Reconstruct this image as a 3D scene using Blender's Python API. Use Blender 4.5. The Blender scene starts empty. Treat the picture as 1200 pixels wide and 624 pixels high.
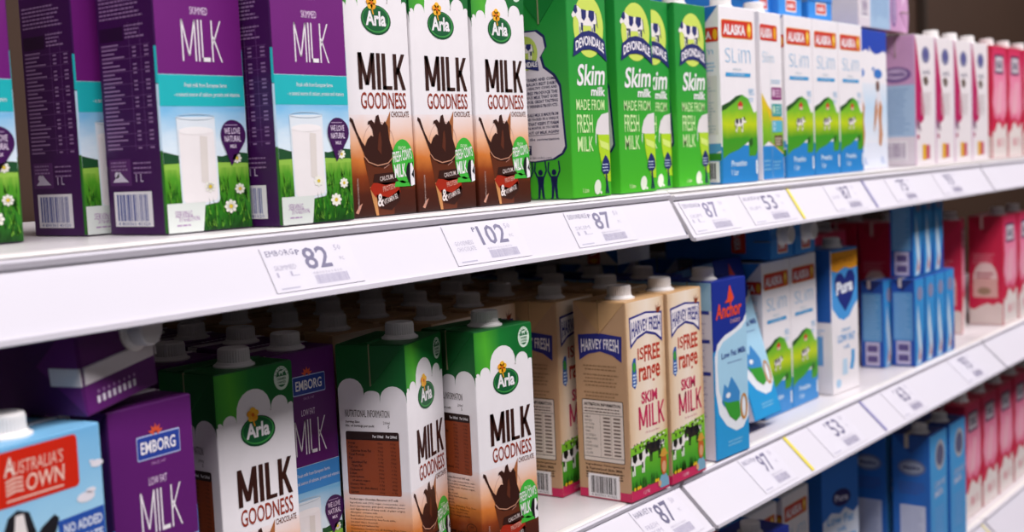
import bpy, bmesh, math, random
from math import sin, cos, pi, radians, sqrt
from mathutils import Vector, Matrix
from mathutils.geometry import tessellate_polygon
SC = bpy.context.scene
COL = SC.collection
random.seed(7)

# ------------------------------------------------------------------ materials
def lin(h):
    h = h.lstrip('#'); o = []
    for i in (0, 2, 4):
        c = int(h[i:i+2], 16)/255
        o.append(c/12.92 if c <= .04045 else ((c+.055)/1.055)**2.4)
    return (*o, 1)
MATS = {}
def mat(h, rough=.42, spec=.4, metal=0., noise=.04, scale=60, bump=0., coat=0.):
    """plain surface with a faint procedural mottling of colour and gloss"""
    key = (h, rough, spec, metal, noise, scale, bump, coat)
    if key in MATS: return MATS[key]
    m = bpy.data.materials.new('surface_'+h.strip('#')); m.use_nodes = True
    nt = m.node_tree; b = nt.nodes['Principled BSDF']
    b.inputs['Roughness'].default_value = rough; b.inputs['Specular IOR Level'].default_value = spec
    b.inputs['Metallic'].default_value = metal; b.inputs['Coat Weight'].default_value = coat
    tc = nt.nodes.new('ShaderNodeTexCoord'); nz = nt.nodes.new('ShaderNodeTexNoise')
    nz.inputs['Scale'].default_value = scale; nz.inputs['Detail'].default_value = 3
    nt.links.new(tc.outputs['Object'], nz.inputs['Vector'])
    mp = nt.nodes.new('ShaderNodeMapRange')
    mp.inputs['To Min'].default_value = 1-noise; mp.inputs['To Max'].default_value = 1+noise
    nt.links.new(nz.outputs['Fac'], mp.inputs['Value'])
    vm = nt.nodes.new('ShaderNodeVectorMath'); vm.operation = 'SCALE'
    vm.inputs[0].default_value = lin(h)[:3]
    nt.links.new(mp.outputs['Result'], vm.inputs['Scale']); nt.links.new(vm.outputs[0], b.inputs['Base Color'])
    if bump:
        bp = nt.nodes.new('ShaderNodeBump'); bp.inputs['Strength'].default_value = bump; bp.inputs['Distance'].default_value = .001
        nt.links.new(nz.outputs['Fac'], bp.inputs['Height']); nt.links.new(bp.outputs[0], b.inputs['Normal'])
    MATS[key] = m
    return m
def grad(name, stops, noise=0., nscale=(60, 60, 60), rough=.42, axis='Z', tilt=0., tilt_axis='X'):
    """printed artwork whose ink colour runs along one axis of the carton (metres, object space)"""
    if name in MATS: return MATS[name]
    m = bpy.data.materials.new('print_'+name); m.use_nodes = True
    nt = m.node_tree; b = nt.nodes['Principled BSDF']; b.inputs['Roughness'].default_value = rough
    b.inputs['Specular IOR Level'].default_value = .4
    tc = nt.nodes.new('ShaderNodeTexCoord'); sp = nt.nodes.new('ShaderNodeSeparateXYZ')
    nt.links.new(tc.outputs['Object'], sp.inputs[0]); src = sp.outputs[axis]
    if noise:
        mpn = nt.nodes.new('ShaderNodeMapping'); mpn.inputs['Scale'].default_value = nscale
        nz = nt.nodes.new('ShaderNodeTexNoise'); nz.inputs['Scale'].default_value = 1; nz.inputs['Detail'].default_value = 4
        nt.links.new(tc.outputs['Object'], mpn.inputs[0]); nt.links.new(mpn.outputs[0], nz.inputs['Vector'])
        ma = nt.nodes.new('ShaderNodeMath'); ma.operation = 'MULTIPLY_ADD'
        sb = nt.nodes.new('ShaderNodeMath'); sb.operation = 'SUBTRACT'; sb.inputs[1].default_value = .5
        nt.links.new(nz.outputs['Fac'], sb.inputs[0])
        ma.inputs[1].default_value = noise; nt.links.new(sb.outputs[0], ma.inputs[0]); nt.links.new(src, ma.inputs[2]); src = ma.outputs[0]
    if tilt:
        mt = nt.nodes.new('ShaderNodeMath'); mt.operation = 'MULTIPLY_ADD'; mt.inputs[1].default_value = tilt
        nt.links.new(sp.outputs[tilt_axis], mt.inputs[0]); nt.links.new(src, mt.inputs[2]); src = mt.outputs[0]
    lo, hi = stops[0][0], stops[-1][0]
    mr = nt.nodes.new('ShaderNodeMapRange'); mr.inputs['From Min'].default_value = lo; mr.inputs['From Max'].default_value = hi
    nt.links.new(src, mr.inputs['Value'])
    cr = nt.nodes.new('ShaderNodeValToRGB'); el = cr.color_ramp.elements
    while len(el) < len(stops): el.new(.5)
    for e, (p, h) in zip(el, stops): e.position = (p-lo)/(hi-lo); e.color = lin(h)
    nt.links.new(mr.outputs['Result'], cr.inputs[0]); nt.links.new(cr.outputs[0], b.inputs['Base Color'])
    MATS[name] = m
    return m

WHITE = mat('#f0ebee'); OFFW = mat('#e6e0dc'); BLACK = mat('#15131a'); INK = mat('#3a2f3a'); NAVY = mat('#1d2365')
CAPW = mat('#ece8e6', rough=.38, noise=.02)

# ------------------------------------------------------------------ text outlines
TXT = {}
def outline(s, bold=0., res=3):
    k = (s, bold, res)
    if k in TXT: return TXT[k]
    cu = bpy.data.curves.new('t', 'FONT'); cu.body = s; cu.resolution_u = res; cu.offset = bold; cu.fill_mode = 'FRONT'
    ob = bpy.data.objects.new('t', cu)
    me = bpy.data.meshes.new_from_object(ob)
    vs = [(v.co.x, v.co.y) for v in me.vertices]; fs = [tuple(p.vertices) for p in me.polygons]
    bpy.data.objects.remove(ob); bpy.data.meshes.remove(me); bpy.data.curves.remove(cu)
    x0 = min(v[0] for v in vs); x1 = max(v[0] for v in vs); y0 = min(v[1] for v in vs); y1 = max(v[1] for v in vs)
    vs = [((x-x0)/(x1-x0), (y-y0)/(y1-y0)) for x, y in vs]
    TXT[k] = (vs, fs); return TXT[k]
# condensed poster capitals (unit boxes of strokes) for the big product words
def strokes(ch, t):
    h = t/2
    def bar(x0, y0, x1, y1, w=t): return [(x0-w/2, y0), (x0+w/2, y0), (x1+w/2, y1), (x1-w/2, y1)]
    if ch == 'M': return [bar(h, 0, h, 1), bar(1-h, 0, 1-h, 1), bar(.5, .12, h, 1), bar(.5, .12, 1-h, 1)]
    if ch == 'I': return [bar(.5, 0, .5, 1)]
    if ch == 'L': return [bar(h, 0, h, 1), [(0, 0), (1, 0), (1, .1), (0, .1)]]
    if ch == 'K': return [bar(h, 0, h, 1), bar(t*.9, .42, 1-h, 1), bar(1-h, 0, t*1.2, .62)]
class Paint:
    """collects flat polygons in the local frame of a carton; each face of the carton is a drawing sheet in millimetres"""
    EPS = .00010
    def __init__(s, w, d, h): s.w, s.d, s.h = w, d, h; s.q = 1; s.dv = 0; s.V = []; s.F = []; s.M = []; s.mats = []; s.topm = s.botm = None
    def mi(s, m):
        if m not in s.mats: s.mats.append(m)
        return s.mats.index(m)
    def at(s, f, u, v, k):
        e = s.EPS*k; u /= 1000; v = (v*(s.q if f in 'FLR' else 1)+(s.dv if f in 'FLR' else 0))/1000
        if f == 'F': return (u, -e, v)
        if f == 'L': return (-e, s.d-u, v)
        if f == 'R': return (s.w+e, u, v)
        if f == 'T': return (u, v, s.h+e)
        if f == 'B': return (s.w-u, s.d+e, v)
    def poly(s, f, pts, m, k=1):
        if isinstance(m, str): m = mat(m)
        a = sum(pts[i][0]*pts[(i+1) % len(pts)][1]-pts[(i+1) % len(pts)][0]*pts[i][1] for i in range(len(pts)))
        if a < 0: pts = pts[::-1]
        b = len(s.V); s.V += [s.at(f, u, v, k) for u, v in pts]; i = s.mi(m)
        if len(pts) <= 4: s.F.append(tuple(range(b, b+len(pts)))); s.M.append(i)
        else:
            for t in tessellate_polygon([[Vector((u, v, 0)) for u, v in pts]]):
                (ax, ay), (bx, by), (cx, cy) = (pts[j] for j in t)
                if (bx-ax)*(cy-ay)-(cx-ax)*(by-ay) < 0: t = t[::-1]
                s.F.append(tuple(b+j for j in t)); s.M.append(i)
    def rect(s, f, u, v, w, h, m, k=1): s.poly(f, [(u, v), (u+w, v), (u+w, v+h), (u, v+h)], m, k)
    def rrect(s, f, u, v, w, h, r, m, k=1):
        p = []
        for cx, cy, a in ((u+w-r, v+r, -90), (u+w-r, v+h-r, 0), (u+r, v+h-r, 90), (u+r, v+r, 180)):
            p += [(cx+r*cos(radians(a+q)), cy+r*sin(radians(a+q))) for q in (0, 30, 60, 90)]
        s.poly(f, p, m, k)
    def ell(s, f, u, v, a, b, m, k=1, rot=0, n=28):
        c, q = cos(radians(rot)), sin(radians(rot))
        s.poly(f, [(u+a*cos(t)*c-b*sin(t)*q, v+a*cos(t)*q+b*sin(t)*c) for t in (2*pi*i/n for i in range(n))], m, k)
    def ring(s, f, u, v, a, b, t, m, k=1, n=32):
        for i in range(n):
            p, q = 2*pi*i/n, 2*pi*(i+1)/n
            s.poly(f, [(u+a*cos(p), v+b*sin(p)), (u+a*cos(q), v+b*sin(q)), (u+(a-t)*cos(q), v+(b-t)*sin(q)), (u+(a-t)*cos(p), v+(b-t)*sin(p))], m, k)
    def line(s, f, pts, t, m, k=1):
        for (x0, y0), (x1, y1) in zip(pts, pts[1:]):
            l = math.hypot(x1-x0, y1-y0) or 1; nx, ny = -(y1-y0)/l*t/2, (x1-x0)/l*t/2
            s.poly(f, [(x0+nx, y0+ny), (x1+nx, y1+ny), (x1-nx, y1-ny), (x0-nx, y0-ny)], m, k)
    def text(s, f, st, u, v, w, h, m, k=2, bold=.0, rot=0, shear=0, warp=None, res=3):
        if isinstance(m, str): m = mat(m)
        vs, fs = outline(st, bold, res); b = len(s.V); c, q = cos(radians(rot)), sin(radians(rot)); i = s.mi(m)
        for x, y in vs:
            X, Y = x*w+y*h*shear, y*h
            if warp: X, Y = warp(X, Y)
            s.V.append(s.at(f, u+X*c-Y*q, v+X*q+Y*c, k))
        flip = f in ()
        for p in fs: s.F.append(tuple(b+j for j in p)); s.M.append(i)
    def word(s, f, st, u, v, w, h, m, k=2, t=.2, gap=.1):
        rel = {'M': 1.35, 'I': t, 'L': .78, 'K': 1.0}
        tot = sum(rel[c] for c in st)+gap*(len(st)-1)*2; x = u; sc = w/tot
        for c in st:
            cw = rel[c]*sc
            for p in strokes(c, 1 if c == 'I' else t*1./rel[c]): s.poly(f, [(x+px*cw, v+py*h) for px, py in p], m, k)
            x += cw+gap*2*sc
    def micro(s, f, u, v, w, rows, step, m, k=2, t=None, seed=1, fill=.9, ragged=.25):
        r = random.Random(seed); t = t or step*.5
        for j in range(rows):
            x, end = 0, w*(1-ragged*r.random()); y = v-j*step
            while x < end:
                l = min(r.uniform(1.2, 4.5), end-x); s.rect(f, u+x, y-t, l, t, m, k); x += l+.7/fill
    def barcode(s, f, u, v, w, h, m='#262450', k=3, seed=3, upright=True):
        s.rect(f, u, v, w, h, '#efecee', k)
        r = random.Random(seed); x = w*.08
        L, B = (w, h) if upright else (h, w); x = L*.08
        while x < L*.92:
            b = r.choice((.35, .5, .8, 1.1))*L/26
            if x+b > L*.93: break
            if upright: s.rect(f, u+x, v+h*.16, b, h*.76, m, k+1)
            else: s.rect(f, u+w*.16, v+x, w*.76, b, m, k+1)
            x += b+r.choice((.35, .5, .8))*L/24
        if upright: s.text(f, '4 800361 41020', u+w*.08, v+h*.03, w*.84, h*.1, m, k+1, res=1)
    def cow(s, f, u, v, z, k=3, black='#17151c', flip=1, white='#efe9e6'):
        """side-on grazing cow printed in two inks, z = body length in mm"""
        P = lambda pts, m, kk: s.poly(f, [(u+flip*x*z, v+y*z) for x, y in pts], m, kk)
        P([(-.5, .62), (-.42, .78), (.3, .8), (.5, .9), (.62, .92), (.7, .78), (.84, .62), (.78, .54), (.62, .6), (.5, .5), (.44, .34), (-.36, .36), (-.5, .45)], white, k)
        for x in (-.42, -.3, .26, .38): P([(x, 0), (x+.07, 0), (x+.09, .42), (x-.02, .42)], white, k)
        P([(-.4, .8), (-.1, .81), (-.06, .62), (-.22, .46), (-.38, .56)], black, k+1)
        P([(.05, .8), (.32, .82), (.3, .55), (.18, .48), (.06, .6)], black, k+1)
        P([(.55, .93), (.66, .9), (.74, .74), (.62, .66), (.52, .74)], black, k+1)
        P([(-.5, .75), (-.56, .4), (-.6, .3), (-.52, .38), (-.47, .74)], black, k+1)
        for x in (-.42, .26): P([(x-.01, .2), (x+.08, .2), (x+.09, .42), (x-.02, .42)], black, k+1)
    def build(s, name, base):
        """carton shell with folded (chamfered) edges + the print, as one mesh"""
        bm = bmesh.new(); w, d, h = s.w, s.d, s.h
        vs = [bm.verts.new(p) for p in ((0, 0, 0), (w, 0, 0), (w, d, 0), (0, d, 0), (0, 0, h), (w, 0, h), (w, d, h), (0, d, h))]
        for q in ((3, 2, 1, 0), (4, 5, 6, 7), (0, 1, 5, 4), (1, 2, 6, 5), (2, 3, 7, 6), (3, 0, 4, 7)): bm.faces.new([vs[i] for i in q])
        bmesh.ops.bevel(bm, geom=list(bm.edges), offset=.0011, segments=2, affect='EDGES', profile=.6)
        bi = s.mi(base)
        ti = s.mi(s.topm) if s.topm else bi; bo = s.mi(s.botm) if s.botm else bi
        for f in bm.faces:
            z = f.calc_center_median().z; f.material_index = ti if z > h-.0014 else bo if z < .0014 else bi
        me = bpy.data.meshes.new(name); bm.to_mesh(me); bm.free()
        nv = len(me.vertices); V = [tuple(v.co) for v in me.vertices]+s.V
        F = [tuple(p.vertices) for p in me.polygons]; M = [p.material_index for p in me.polygons]
        F += [tuple(nv+i for i in f) for f in s.F]; M += s.M
        bpy.data.meshes.remove(me)
        me = bpy.data.meshes.new(name); me.from_pydata(V, [], F)
        for m in s.mats: me.materials.append(m)
        me.polygons.foreach_set('material_index', M); me.update()
        return me
def corner(P, v0, v1, m, k=1.5, side='L'):
    """ink that runs round the folded vertical edge between a side and the front"""
    if isinstance(m, str): m = mat(m)
    b = len(P.V); e = .00014; c = .0013
    if side == 'L': pts = [(-e, c), (-e+.0003, .0003-e), (c, -e)]
    else: pts = [(P.w-c, -e), (P.w+e-.0003, .0003-e), (P.w+e, c)]
    for x, y in pts: P.V += [(x, y, v0/1000), (x, y, v1/1000)]
    for i in (0, 2): P.F.append((b+i, b+i+2, b+i+3, b+i+1)); P.M.append(P.mi(m))

# ------------------------------------------------------------------ small meshes
def mesh(name, V, F, m, smooth=False):
    me = bpy.data.meshes.new(name); me.from_pydata(V, [], F)
    me.materials.append(m); me.update()
    if smooth: me.polygons.foreach_set('use_smooth', [True]*len(me.polygons))
    return me
def lathe(name, prof, n, m, ridge=None):
    V, F = [], []
    for j, (r, z) in enumerate(prof):
        for i in range(n):
            rr = r*(1-(ridge if ridge and ridge_on[j] and i % 2 else 0)); a = 2*pi*i/n
            V.append((rr*cos(a), rr*sin(a), z))
    for j in range(len(prof)-1):
        for i in range(n): F.append((j*n+i, j*n+(i+1) % n, (j+1)*n+(i+1) % n, (j+1)*n+i))
    F.append(tuple(range(n))[::-1]); F.append(tuple((len(prof)-1)*n+i for i in range(n)))
    return mesh(name, V, F, m)
ridge_on = [0, 1, 1, 0, 0, 0, 0]
CAP = lathe('cap', [(.0120, .002), (.0121, .003), (.0120, .0115), (.0114, .0132), (.0104, .0138), (.0095, .0134), (.0001, .0134)], 72, CAPW, .045)
ridge_on = [0]*9
COLLAR = lathe('collar', [(.0155, 0), (.0155, .0012), (.0138, .002), (.0128, .0034), (.0118, .0036)], 40, CAPW)
def box_bm(bm, x0, x1, y0, y1, z0, z1, bev=0):
    vs = [bm.verts.new(p) for p in ((x0, y0, z0), (x1, y0, z0), (x1, y1, z0), (x0, y1, z0), (x0, y0, z1), (x1, y0, z1), (x1, y1, z1), (x0, y1, z1))]
    fs = [bm.faces.new([vs[i] for i in q]) for q in ((3, 2, 1, 0), (4, 5, 6, 7), (0, 1, 5, 4), (1, 2, 6, 5), (2, 3, 7, 6), (3, 0, 4, 7))]
    if bev: bmesh.ops.bevel(bm, geom=list({e for f in fs for e in f.edges}), offset=bev, segments=2, affect='EDGES', profile=.6)
def bm_mesh(bm, name, m):
    me = bpy.data.meshes.new(name); bm.to_mesh(me); bm.free(); me.materials.append(m); return me
def obj(name, me, parent=None, kind=None):
    o = bpy.data.objects.new(name, me); COL.objects.link(o)
    if parent: o.parent = parent
    if kind: o['kind'] = kind
    return o
def tag(o, label, cat, group=None):
    o['label'] = label; o['category'] = cat
    if group: o['group'] = group
    return o

# ------------------------------------------------------------------ a carton kind: all meshes it needs
KINDS = {}
def kind(key, P, base, top, flap, capat=(36, 22), cap=True, flap_v=34, seal=None, wide=.0005):
    P.topm = top; body = P.build(key, base); w, d, h = P.w, P.d, P.h
    a = flap_v/1000; t = .0011; e = .0012
    # folded ear on a narrow side: shallow triangle with a crease down its middle
    V = [(-t*.3, e, h-.0008), (-t*.3, d-e, h-.0008), (-t, d/2, h-a), (0, e, h-.0008), (0, d-e, h-.0008), (0, d/2, h-a), (-t*1.7, d/2, h-.001), (-.0002, d/2, h-.001)]
    F = [(0, 6, 2), (6, 1, 2), (0, 2, 5, 3), (2, 1, 4, 5), (0, 3, 7, 6), (6, 7, 4, 1)]
    fl = mesh('side_flap', V, F, flap)
    V2 = [(w-x, y, z) for x, y, z in V]; fr = mesh('side_flap', V2, [f[::-1] for f in F], flap)
    # vertical glue seam showing as a pale line on the ear
    bm = bmesh.new(); box_bm(bm, -t*1.9, -t*.9, (d*.6 if wide > .001 else d/2)-wide, (d*.6 if wide > .001 else d/2)+wide, h-a*(.7 if wide > .001 else 1), h+.0002); seam = bm_mesh(bm, 'seam', seal or mat('#8f8a6a'))
    V3 = [(w-v.co.x, v.co.y, v.co.z) for v in seam.vertices]; seam2 = mesh('seam', V3, [tuple(p.vertices)[::-1] for p in seam.polygons], seal or mat('#8f8a6a'))
    bm = bmesh.new(); y = d*.60; sw = max(.004, wide)
    vs = [(e, y-sw, h), (w-e, y-sw, h), (w-e, y+sw, h), (e, y+sw, h), (e, y-sw*.9, h+.0014), (w-e, y-sw*.9, h+.0014), (w-e, y+sw, h+.0005), (e, y+sw, h+.0005)]
    vv = [bm.verts.new(p) for p in vs]
    for q in ((3, 2, 1, 0), (4, 5, 6, 7), (0, 1, 5, 4), (1, 2, 6, 5), (2, 3, 7, 6), (3, 0, 4, 7)): bm.faces.new([vv[i] for i in q])
    sl = bm_mesh(bm, 'top_seal', seal or top)
    KINDS[key] = dict(body=body, fl=fl, fr=fr, seam=seam, seam2=seam2, seal=sl, cap=cap, capat=(capat[0]/1000, capat[1]/1000), h=h, w=w, d=d)
def carton(key, x, y, z, yaw, label, group=None, rot=None, cat='milk carton', name='milk_carton', cap=None, full=True):
    K = KINDS[key]
    r = bpy.data.objects.new(name, None); COL.objects.link(r); r.empty_display_size = .02
    r.location = (x, y, z+.0004); r.rotation_euler = rot or (0, 0, radians(yaw))
    tag(r, label, cat, group)
    obj('body', K['body'], r)
    obj('top_seal', K['seal'], r)
    if full:
        f = obj('side_flap', K['fl'], r); obj('seam', K['seam'], f); f = obj('side_flap', K['fr'], r)
        g = obj('seam', K['seam2'], f)
    if K['cap'] if cap is None else cap:
        c = obj('cap', CAP, r); c.location = (*K['capat'], K['h']); g = obj('collar', COLLAR, c)
    return r

# ================================================================== carton artwork
# ---- white / green clouds / chocolate ("MILK GOODNESS")
def cloud(P, f, W, peaks, top, green, k=1):
    pts = [(W, top), (0, top)]
    for (x0, x1, yp, yb) in peaks:
        for i in range(0, 11):
            a = pi-pi*i/10; cx, rx = (x0+x1)/2, (x1-x0)/2
            pts.append((cx+rx*cos(a), yb+(yp-yb)*max(0, sin(a))**.8))
    P.poly(f, pts, green, k)
def choc():
    W, D, H = 76, 62, 200; P = Paint(.0758, .062, .200)
    g = grad('clover_green', [(0, '#135f28'), (.012, '#1a7a2c'), (.036, '#4fb02e'), (.058, '#187a30'), (.076, '#0f6a2c')], noise=.012, nscale=(40, 40, 30), axis='X', tilt=.12, tilt_axis='Z')
    gs = mat('#11602a')
    sunset = grad('cocoa_sunset', [(0, '#34130a'), (.018, '#4d1d0c'), (.032, '#8a3a12'), (.045, '#d47a34'), (.058, '#eeb48c'), (.078, '#f0e4e4')], noise=.012, nscale=(45, 45, 60))
    c1, c2, red = mat('#35150d'), mat('#6b3318'), mat('#a3260f')
    cloud(P, 'F', W, [(0, 6, 164, 160), (6, 19, 168, 161), (19, 53, 184, 165), (53, 70, 175, 166), (70, 84, 169, 165)][:4]+[(70, 76, 168, 166)], 199, g)
    P.rect('F', 1, 1, 74, 78, sunset, 1); P.rect('L', 1, 1, 60, 78, sunset, 1); P.rect('R', 1, 1, 60, 78, sunset, 1)
    corner(P, 1, 78, sunset); corner(P, 161, 199, gs); corner(P, 1, 78, sunset, side='R'); corner(P, 167, 199, gs, side='R')
    cloud(P, 'L', D, [(0, 24, 172, 158), (24, 38, 162, 158), (38, 62, 166, 152)], 199, gs)
    cloud(P, 'R', D, [(0, 24, 172, 158), (24, 38, 162, 158), (38, 62, 166, 160)], 199, gs)
    P.rect('T', 1, 1, 74, 60, gs, 1)
    # oval emblem and flower
    P.ell('F', 39, 152, 17, 11.5, '#0c4d2a', 2, -3); P.ell('F', 39, 152.4, 15.6, 10.2, '#3f9a48', 3, -3); P.ell('F', 38.6, 152.8, 14.4, 9.4, '#0e5a30', 4, -3)
    P.text('F', 'Arla', 27, 147.3, 23, 11.5, WHITE, 5, bold=.035)
    for i in range(5):
        a = radians(90+72*i); P.ell('F', 34.5+3.1*cos(a), 165+3.1*sin(a), 2.9, 2.5, '#f0a01c' if i % 2 else '#f6b92e', 5, n=14)
    P.ell('F', 34.5, 165, 1.5, 1.5, '#d9660f', 6, n=10); P.line('F', [(34.5, 161), (36, 156)], 1.2, '#f0a01c', 5)
    P.text('F', 'R', 52, 165, 1, 1.4, c2, 2, res=1)
    # farmer-owned badge
    P.ell('F', 65, 187.5, 7.6, 9.2, '#d8e8d8', 2); P.ell('F', 65, 187.5, 5.4, 6.8, '#1d6b3c', 3)
    P.rrect('F', 59.6, 182.5, 10.8, 6.4, 1, '#d8e8d8', 4); P.text('F', 'FARMER', 60.6, 186, 8.8, 2, '#1d6b3c', 5, res=1, bold=.02); P.text('F', 'OWNED', 60.8, 183.3, 8.4, 2, '#1d6b3c', 5, res=1, bold=.02)
    P.cow('F', 64.6, 189.6, 4.2, 4, black='#d8e8d8', white='#d8e8d8')
    for a in range(20, 161, 20): P.rect('F', 65+6.5*cos(radians(a))-.4, 187.5+8*sin(radians(a))-.4, .8, .8, '#1d6b3c', 4)
    P.word('F', 'MILK', 16, 98.5, 54, 28, c1, 3, t=.30, gap=.075)
    P.text('F', 'GOODNESS', 17.5, 83.5, 52, 12.8, mat('#93301a'), 3, bold=.008)
    P.text('F', 'CHOCOLATE', 51, 77, 21, 4.6, c2, 3, bold=.01, res=2)
    # glass of chocolate with splash
    P.poly('F', [(28, 0.8), (17, 46), (19, 49), (51, 51), (53, 47), (49, 0.8)], mat('#5e2a14'), 2)
    P.poly('F', [(28, .8), (22, 23), (25, 24), (29, 18), (31, .8)], '#c58a55', 3)
    P.poly('F', [(44, 73), (50, 82), (48, 60), (45, 50), (40, 48), (40, 62)], '#a8663a', 3)
    P.poly('F', [(4, 77), (7, 75.5), (11, 66), (16, 58), (19, 55), (22, 60), (26, 63), (29, 62), (28, 68), (25, 72), (23, 71), (24, 74), (28, 75), (31, 72), (33, 78), (36, 79), (38, 72), (40, 71), (43, 74), (46, 70), (47, 60), (50, 52), (53, 46), (48, 41), (38, 38), (28, 39), (20, 44), (15, 54), (9, 66), (5, 73), (3.4, 74.5)], c1, 4)
    P.poly('F', [(33, 52), (35, 64), (37, 66), (38, 58), (37, 48)], '#5b2a19', 5)
    for i in range(14):
        a0, a1 = radians(-75+i*18), radians(-57+i*18)
        P.line('F', [(35+18*cos(a0), 55+18.5*sin(a0)), (35+18*cos(a1), 55+18.5*sin(a1))], .45, '#c79a8c', 3)
    P.line('F', [(17.5, 47), (22, 42.5), (32, 39.5), (44, 41), (52.5, 47)], .9, '#c08a70', 6)
    P.poly('F', [(22, 22), (26, 26), (55, 26), (57, 18), (52, 12), (28, 15)], red, 4)
    P.poly('F', [(26, 27), (28, 33), (55, 34), (57, 26), (40, 24)], '#33140c', 4)
    P.poly('F', [(30, 13), (29, 17), (44, 14), (56, 20), (57, 12), (46, 4), (33, 6)], '#33140c', 4)
    P.text('F', 'CALCIUM,', 34, 26.5, 16, 4.2, '#d9c9c4', 6, bold=.01, res=2, rot=6)
    P.text('F', 'PROTEIN', 37, 18.8, 14, 4.2, '#d9a090', 6, bold=.01, res=2, rot=8)
    P.text('F', '&', 30, 7.5, 7, 10, '#e6dcd8', 6, bold=.02)
    P.text('F', 'VITAMIN B2', 37.5, 8.5, 17, 4.2, '#d9c9c4', 6, bold=.01, res=2, rot=16)
    # green badge with a black and white cow head
    P.ell('F', 62, 42, 13, 17.5, '#3fb53a', 5)
    P.text('F', 'FROM', 57, 51, 8.5, 3, '#d8f0c8', 6, res=2); P.text('F', 'FRESH COW\'S', 50.8, 41, 22.5, 8.8, WHITE, 6, bold=.015, rot=7)
    P.text('F', 'MILK', 51.5, 29, 13.5, 10.5, WHITE, 6, bold=.02, rot=4)
    P.poly('F', [(50.5, 22), (73, 22), (74, 27), (66, 25), (60, 27), (52, 26)], '#3fb53a', 5)
    P.poly('F', [(66, 38), (68, 41), (71, 40), (73.5, 41.5), (73, 34), (74, 25), (70, 22), (67, 26), (64.5, 32)], BLACK, 7)
    P.poly('F', [(70, 40), (72, 40.5), (74.5, 34), (74.5, 23), (70, 22), (69.4, 30)], WHITE, 8)
    P.poly('F', [(71, 31), (74, 36), (74, 28)], BLACK, 9)
    P.text('F', 'SERVING SUGGESTION', 9.5, 6, 24, 1.8, '#c8b0a8', 6, rot=90, res=1)
    P.poly('F', [(5, 4), (9, 9), (13, 11), (10, 6), (8, 3)], '#c9907a', 3)
    # side panel: nutrition
    P.text('L', 'NUTRITIONAL INFORMATION', 6, 140, 40, 6, c1, 3, bold=.0, res=2)
    P.text('L', 'Serving Size:', 6, 134.5, 13, 2.6, c1, 3, bold=.02, res=1); P.text('L', '200ml', 40, 134.5, 6, 2.4, c1, 3, res=1)
    P.text('L', 'No. of Servings per pack:', 6, 131.2, 26, 2.6, c1, 3, bold=.02, res=1); P.text('L', '5', 44, 131.2, 1.4, 2.4, c1, 3, res=1)
    P.rrect('L', 5.5, 75, 48, 53, 1.5, '#8a3d1d', 3); P.rrect('L', 5.5, 121, 48, 7, 1.5, '#26100b', 4)
    P.text('L', 'Per 100ml', 30, 123, 9.5, 2.6, WHITE, 5, res=1, bold=.02); P.text('L', 'Per 200ml', 42, 123, 9.5, 2.6, WHITE, 5, res=1, bold=.02)
    rows = ['Energy', 'Calories', '  Calories from Fat', 'Total Protein', 'Fat', '  Saturated Fat', '  Trans Fat', 'Cholesterol', 'Sodium', 'Carbohydrate', '  of which sugars', 'Dietary Fibre', 'Vitamin B2 (Riboflavin)', 'Calcium']
    for i, t in enumerate(rows):
        y = 117.3-i*3.15; ind = 2 if t[0] == ' ' else 0; t = t.strip()
        P.text('L', t, 7.5+ind, y, len(t)*1.08, 2.2, '#1f0c08', 5, bold=.015, res=1)
        for x in (34, 45.5): P.text('L', ('292kJ', '70kcal', '1.7g', '3.5g', '0.8g', '10mg', '45mg')[(i+int(x)) % 7], x, y, 4.6, 1.9, '#2b120b', 5, res=1)
    P.text('L', 'Product type: Chocolate flavoured UHT milk', 6, 70, 44, 2.2, c1, 3, bold=.015, res=1)
    for i, t in enumerate(['Ingredients: milk (93%), sugar, cocoa powder, stabi-', 'lisers (carrageenan, guar gum), emulsifiers (mono-', 'and diglycerides of fatty acids of plant origin).', 'Allergens: contains milk', 'Best before: See top of pack.', 'Produced in Denmark by: Arla Foods amba,', 'DK-8260 Viby J., Denmark', 'Imported and marketed by:', 'Distribution Services Inc, 6F Building, Don Chino', 'Roces Ave. Ext., Makati City, Philippines', 'Consumer hotline: Tel No. (02) 813 0970', 'Commonwealth Ave Pte Ltd, Singapore 409029', 'www.arla.com']):
        P.text('L', t, 6, 67-i*2.75, min(50, len(t)*1.02), 2.0, c1, 3, res=1)
    P.ring('L', 50, 28, 6, 4.5, .5, c1, 3); P.text('L', 'UHT', 47.5, 28.3, 5, 2, c1, 3, res=1)
    P.text('L', 'NET:1000 mL', 20, 18, 35, 6.5, c1, 4, bold=.03)
    P.barcode('L', 20, 1.5, 35, 14, m='#1a1414', k=4, seed=4, upright=False)
    P.botm = mat('#34130a')
    kind('choc', P, WHITE, gs, mat('#125e2a'), capat=(38, 21), flap_v=34)
choc()
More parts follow.
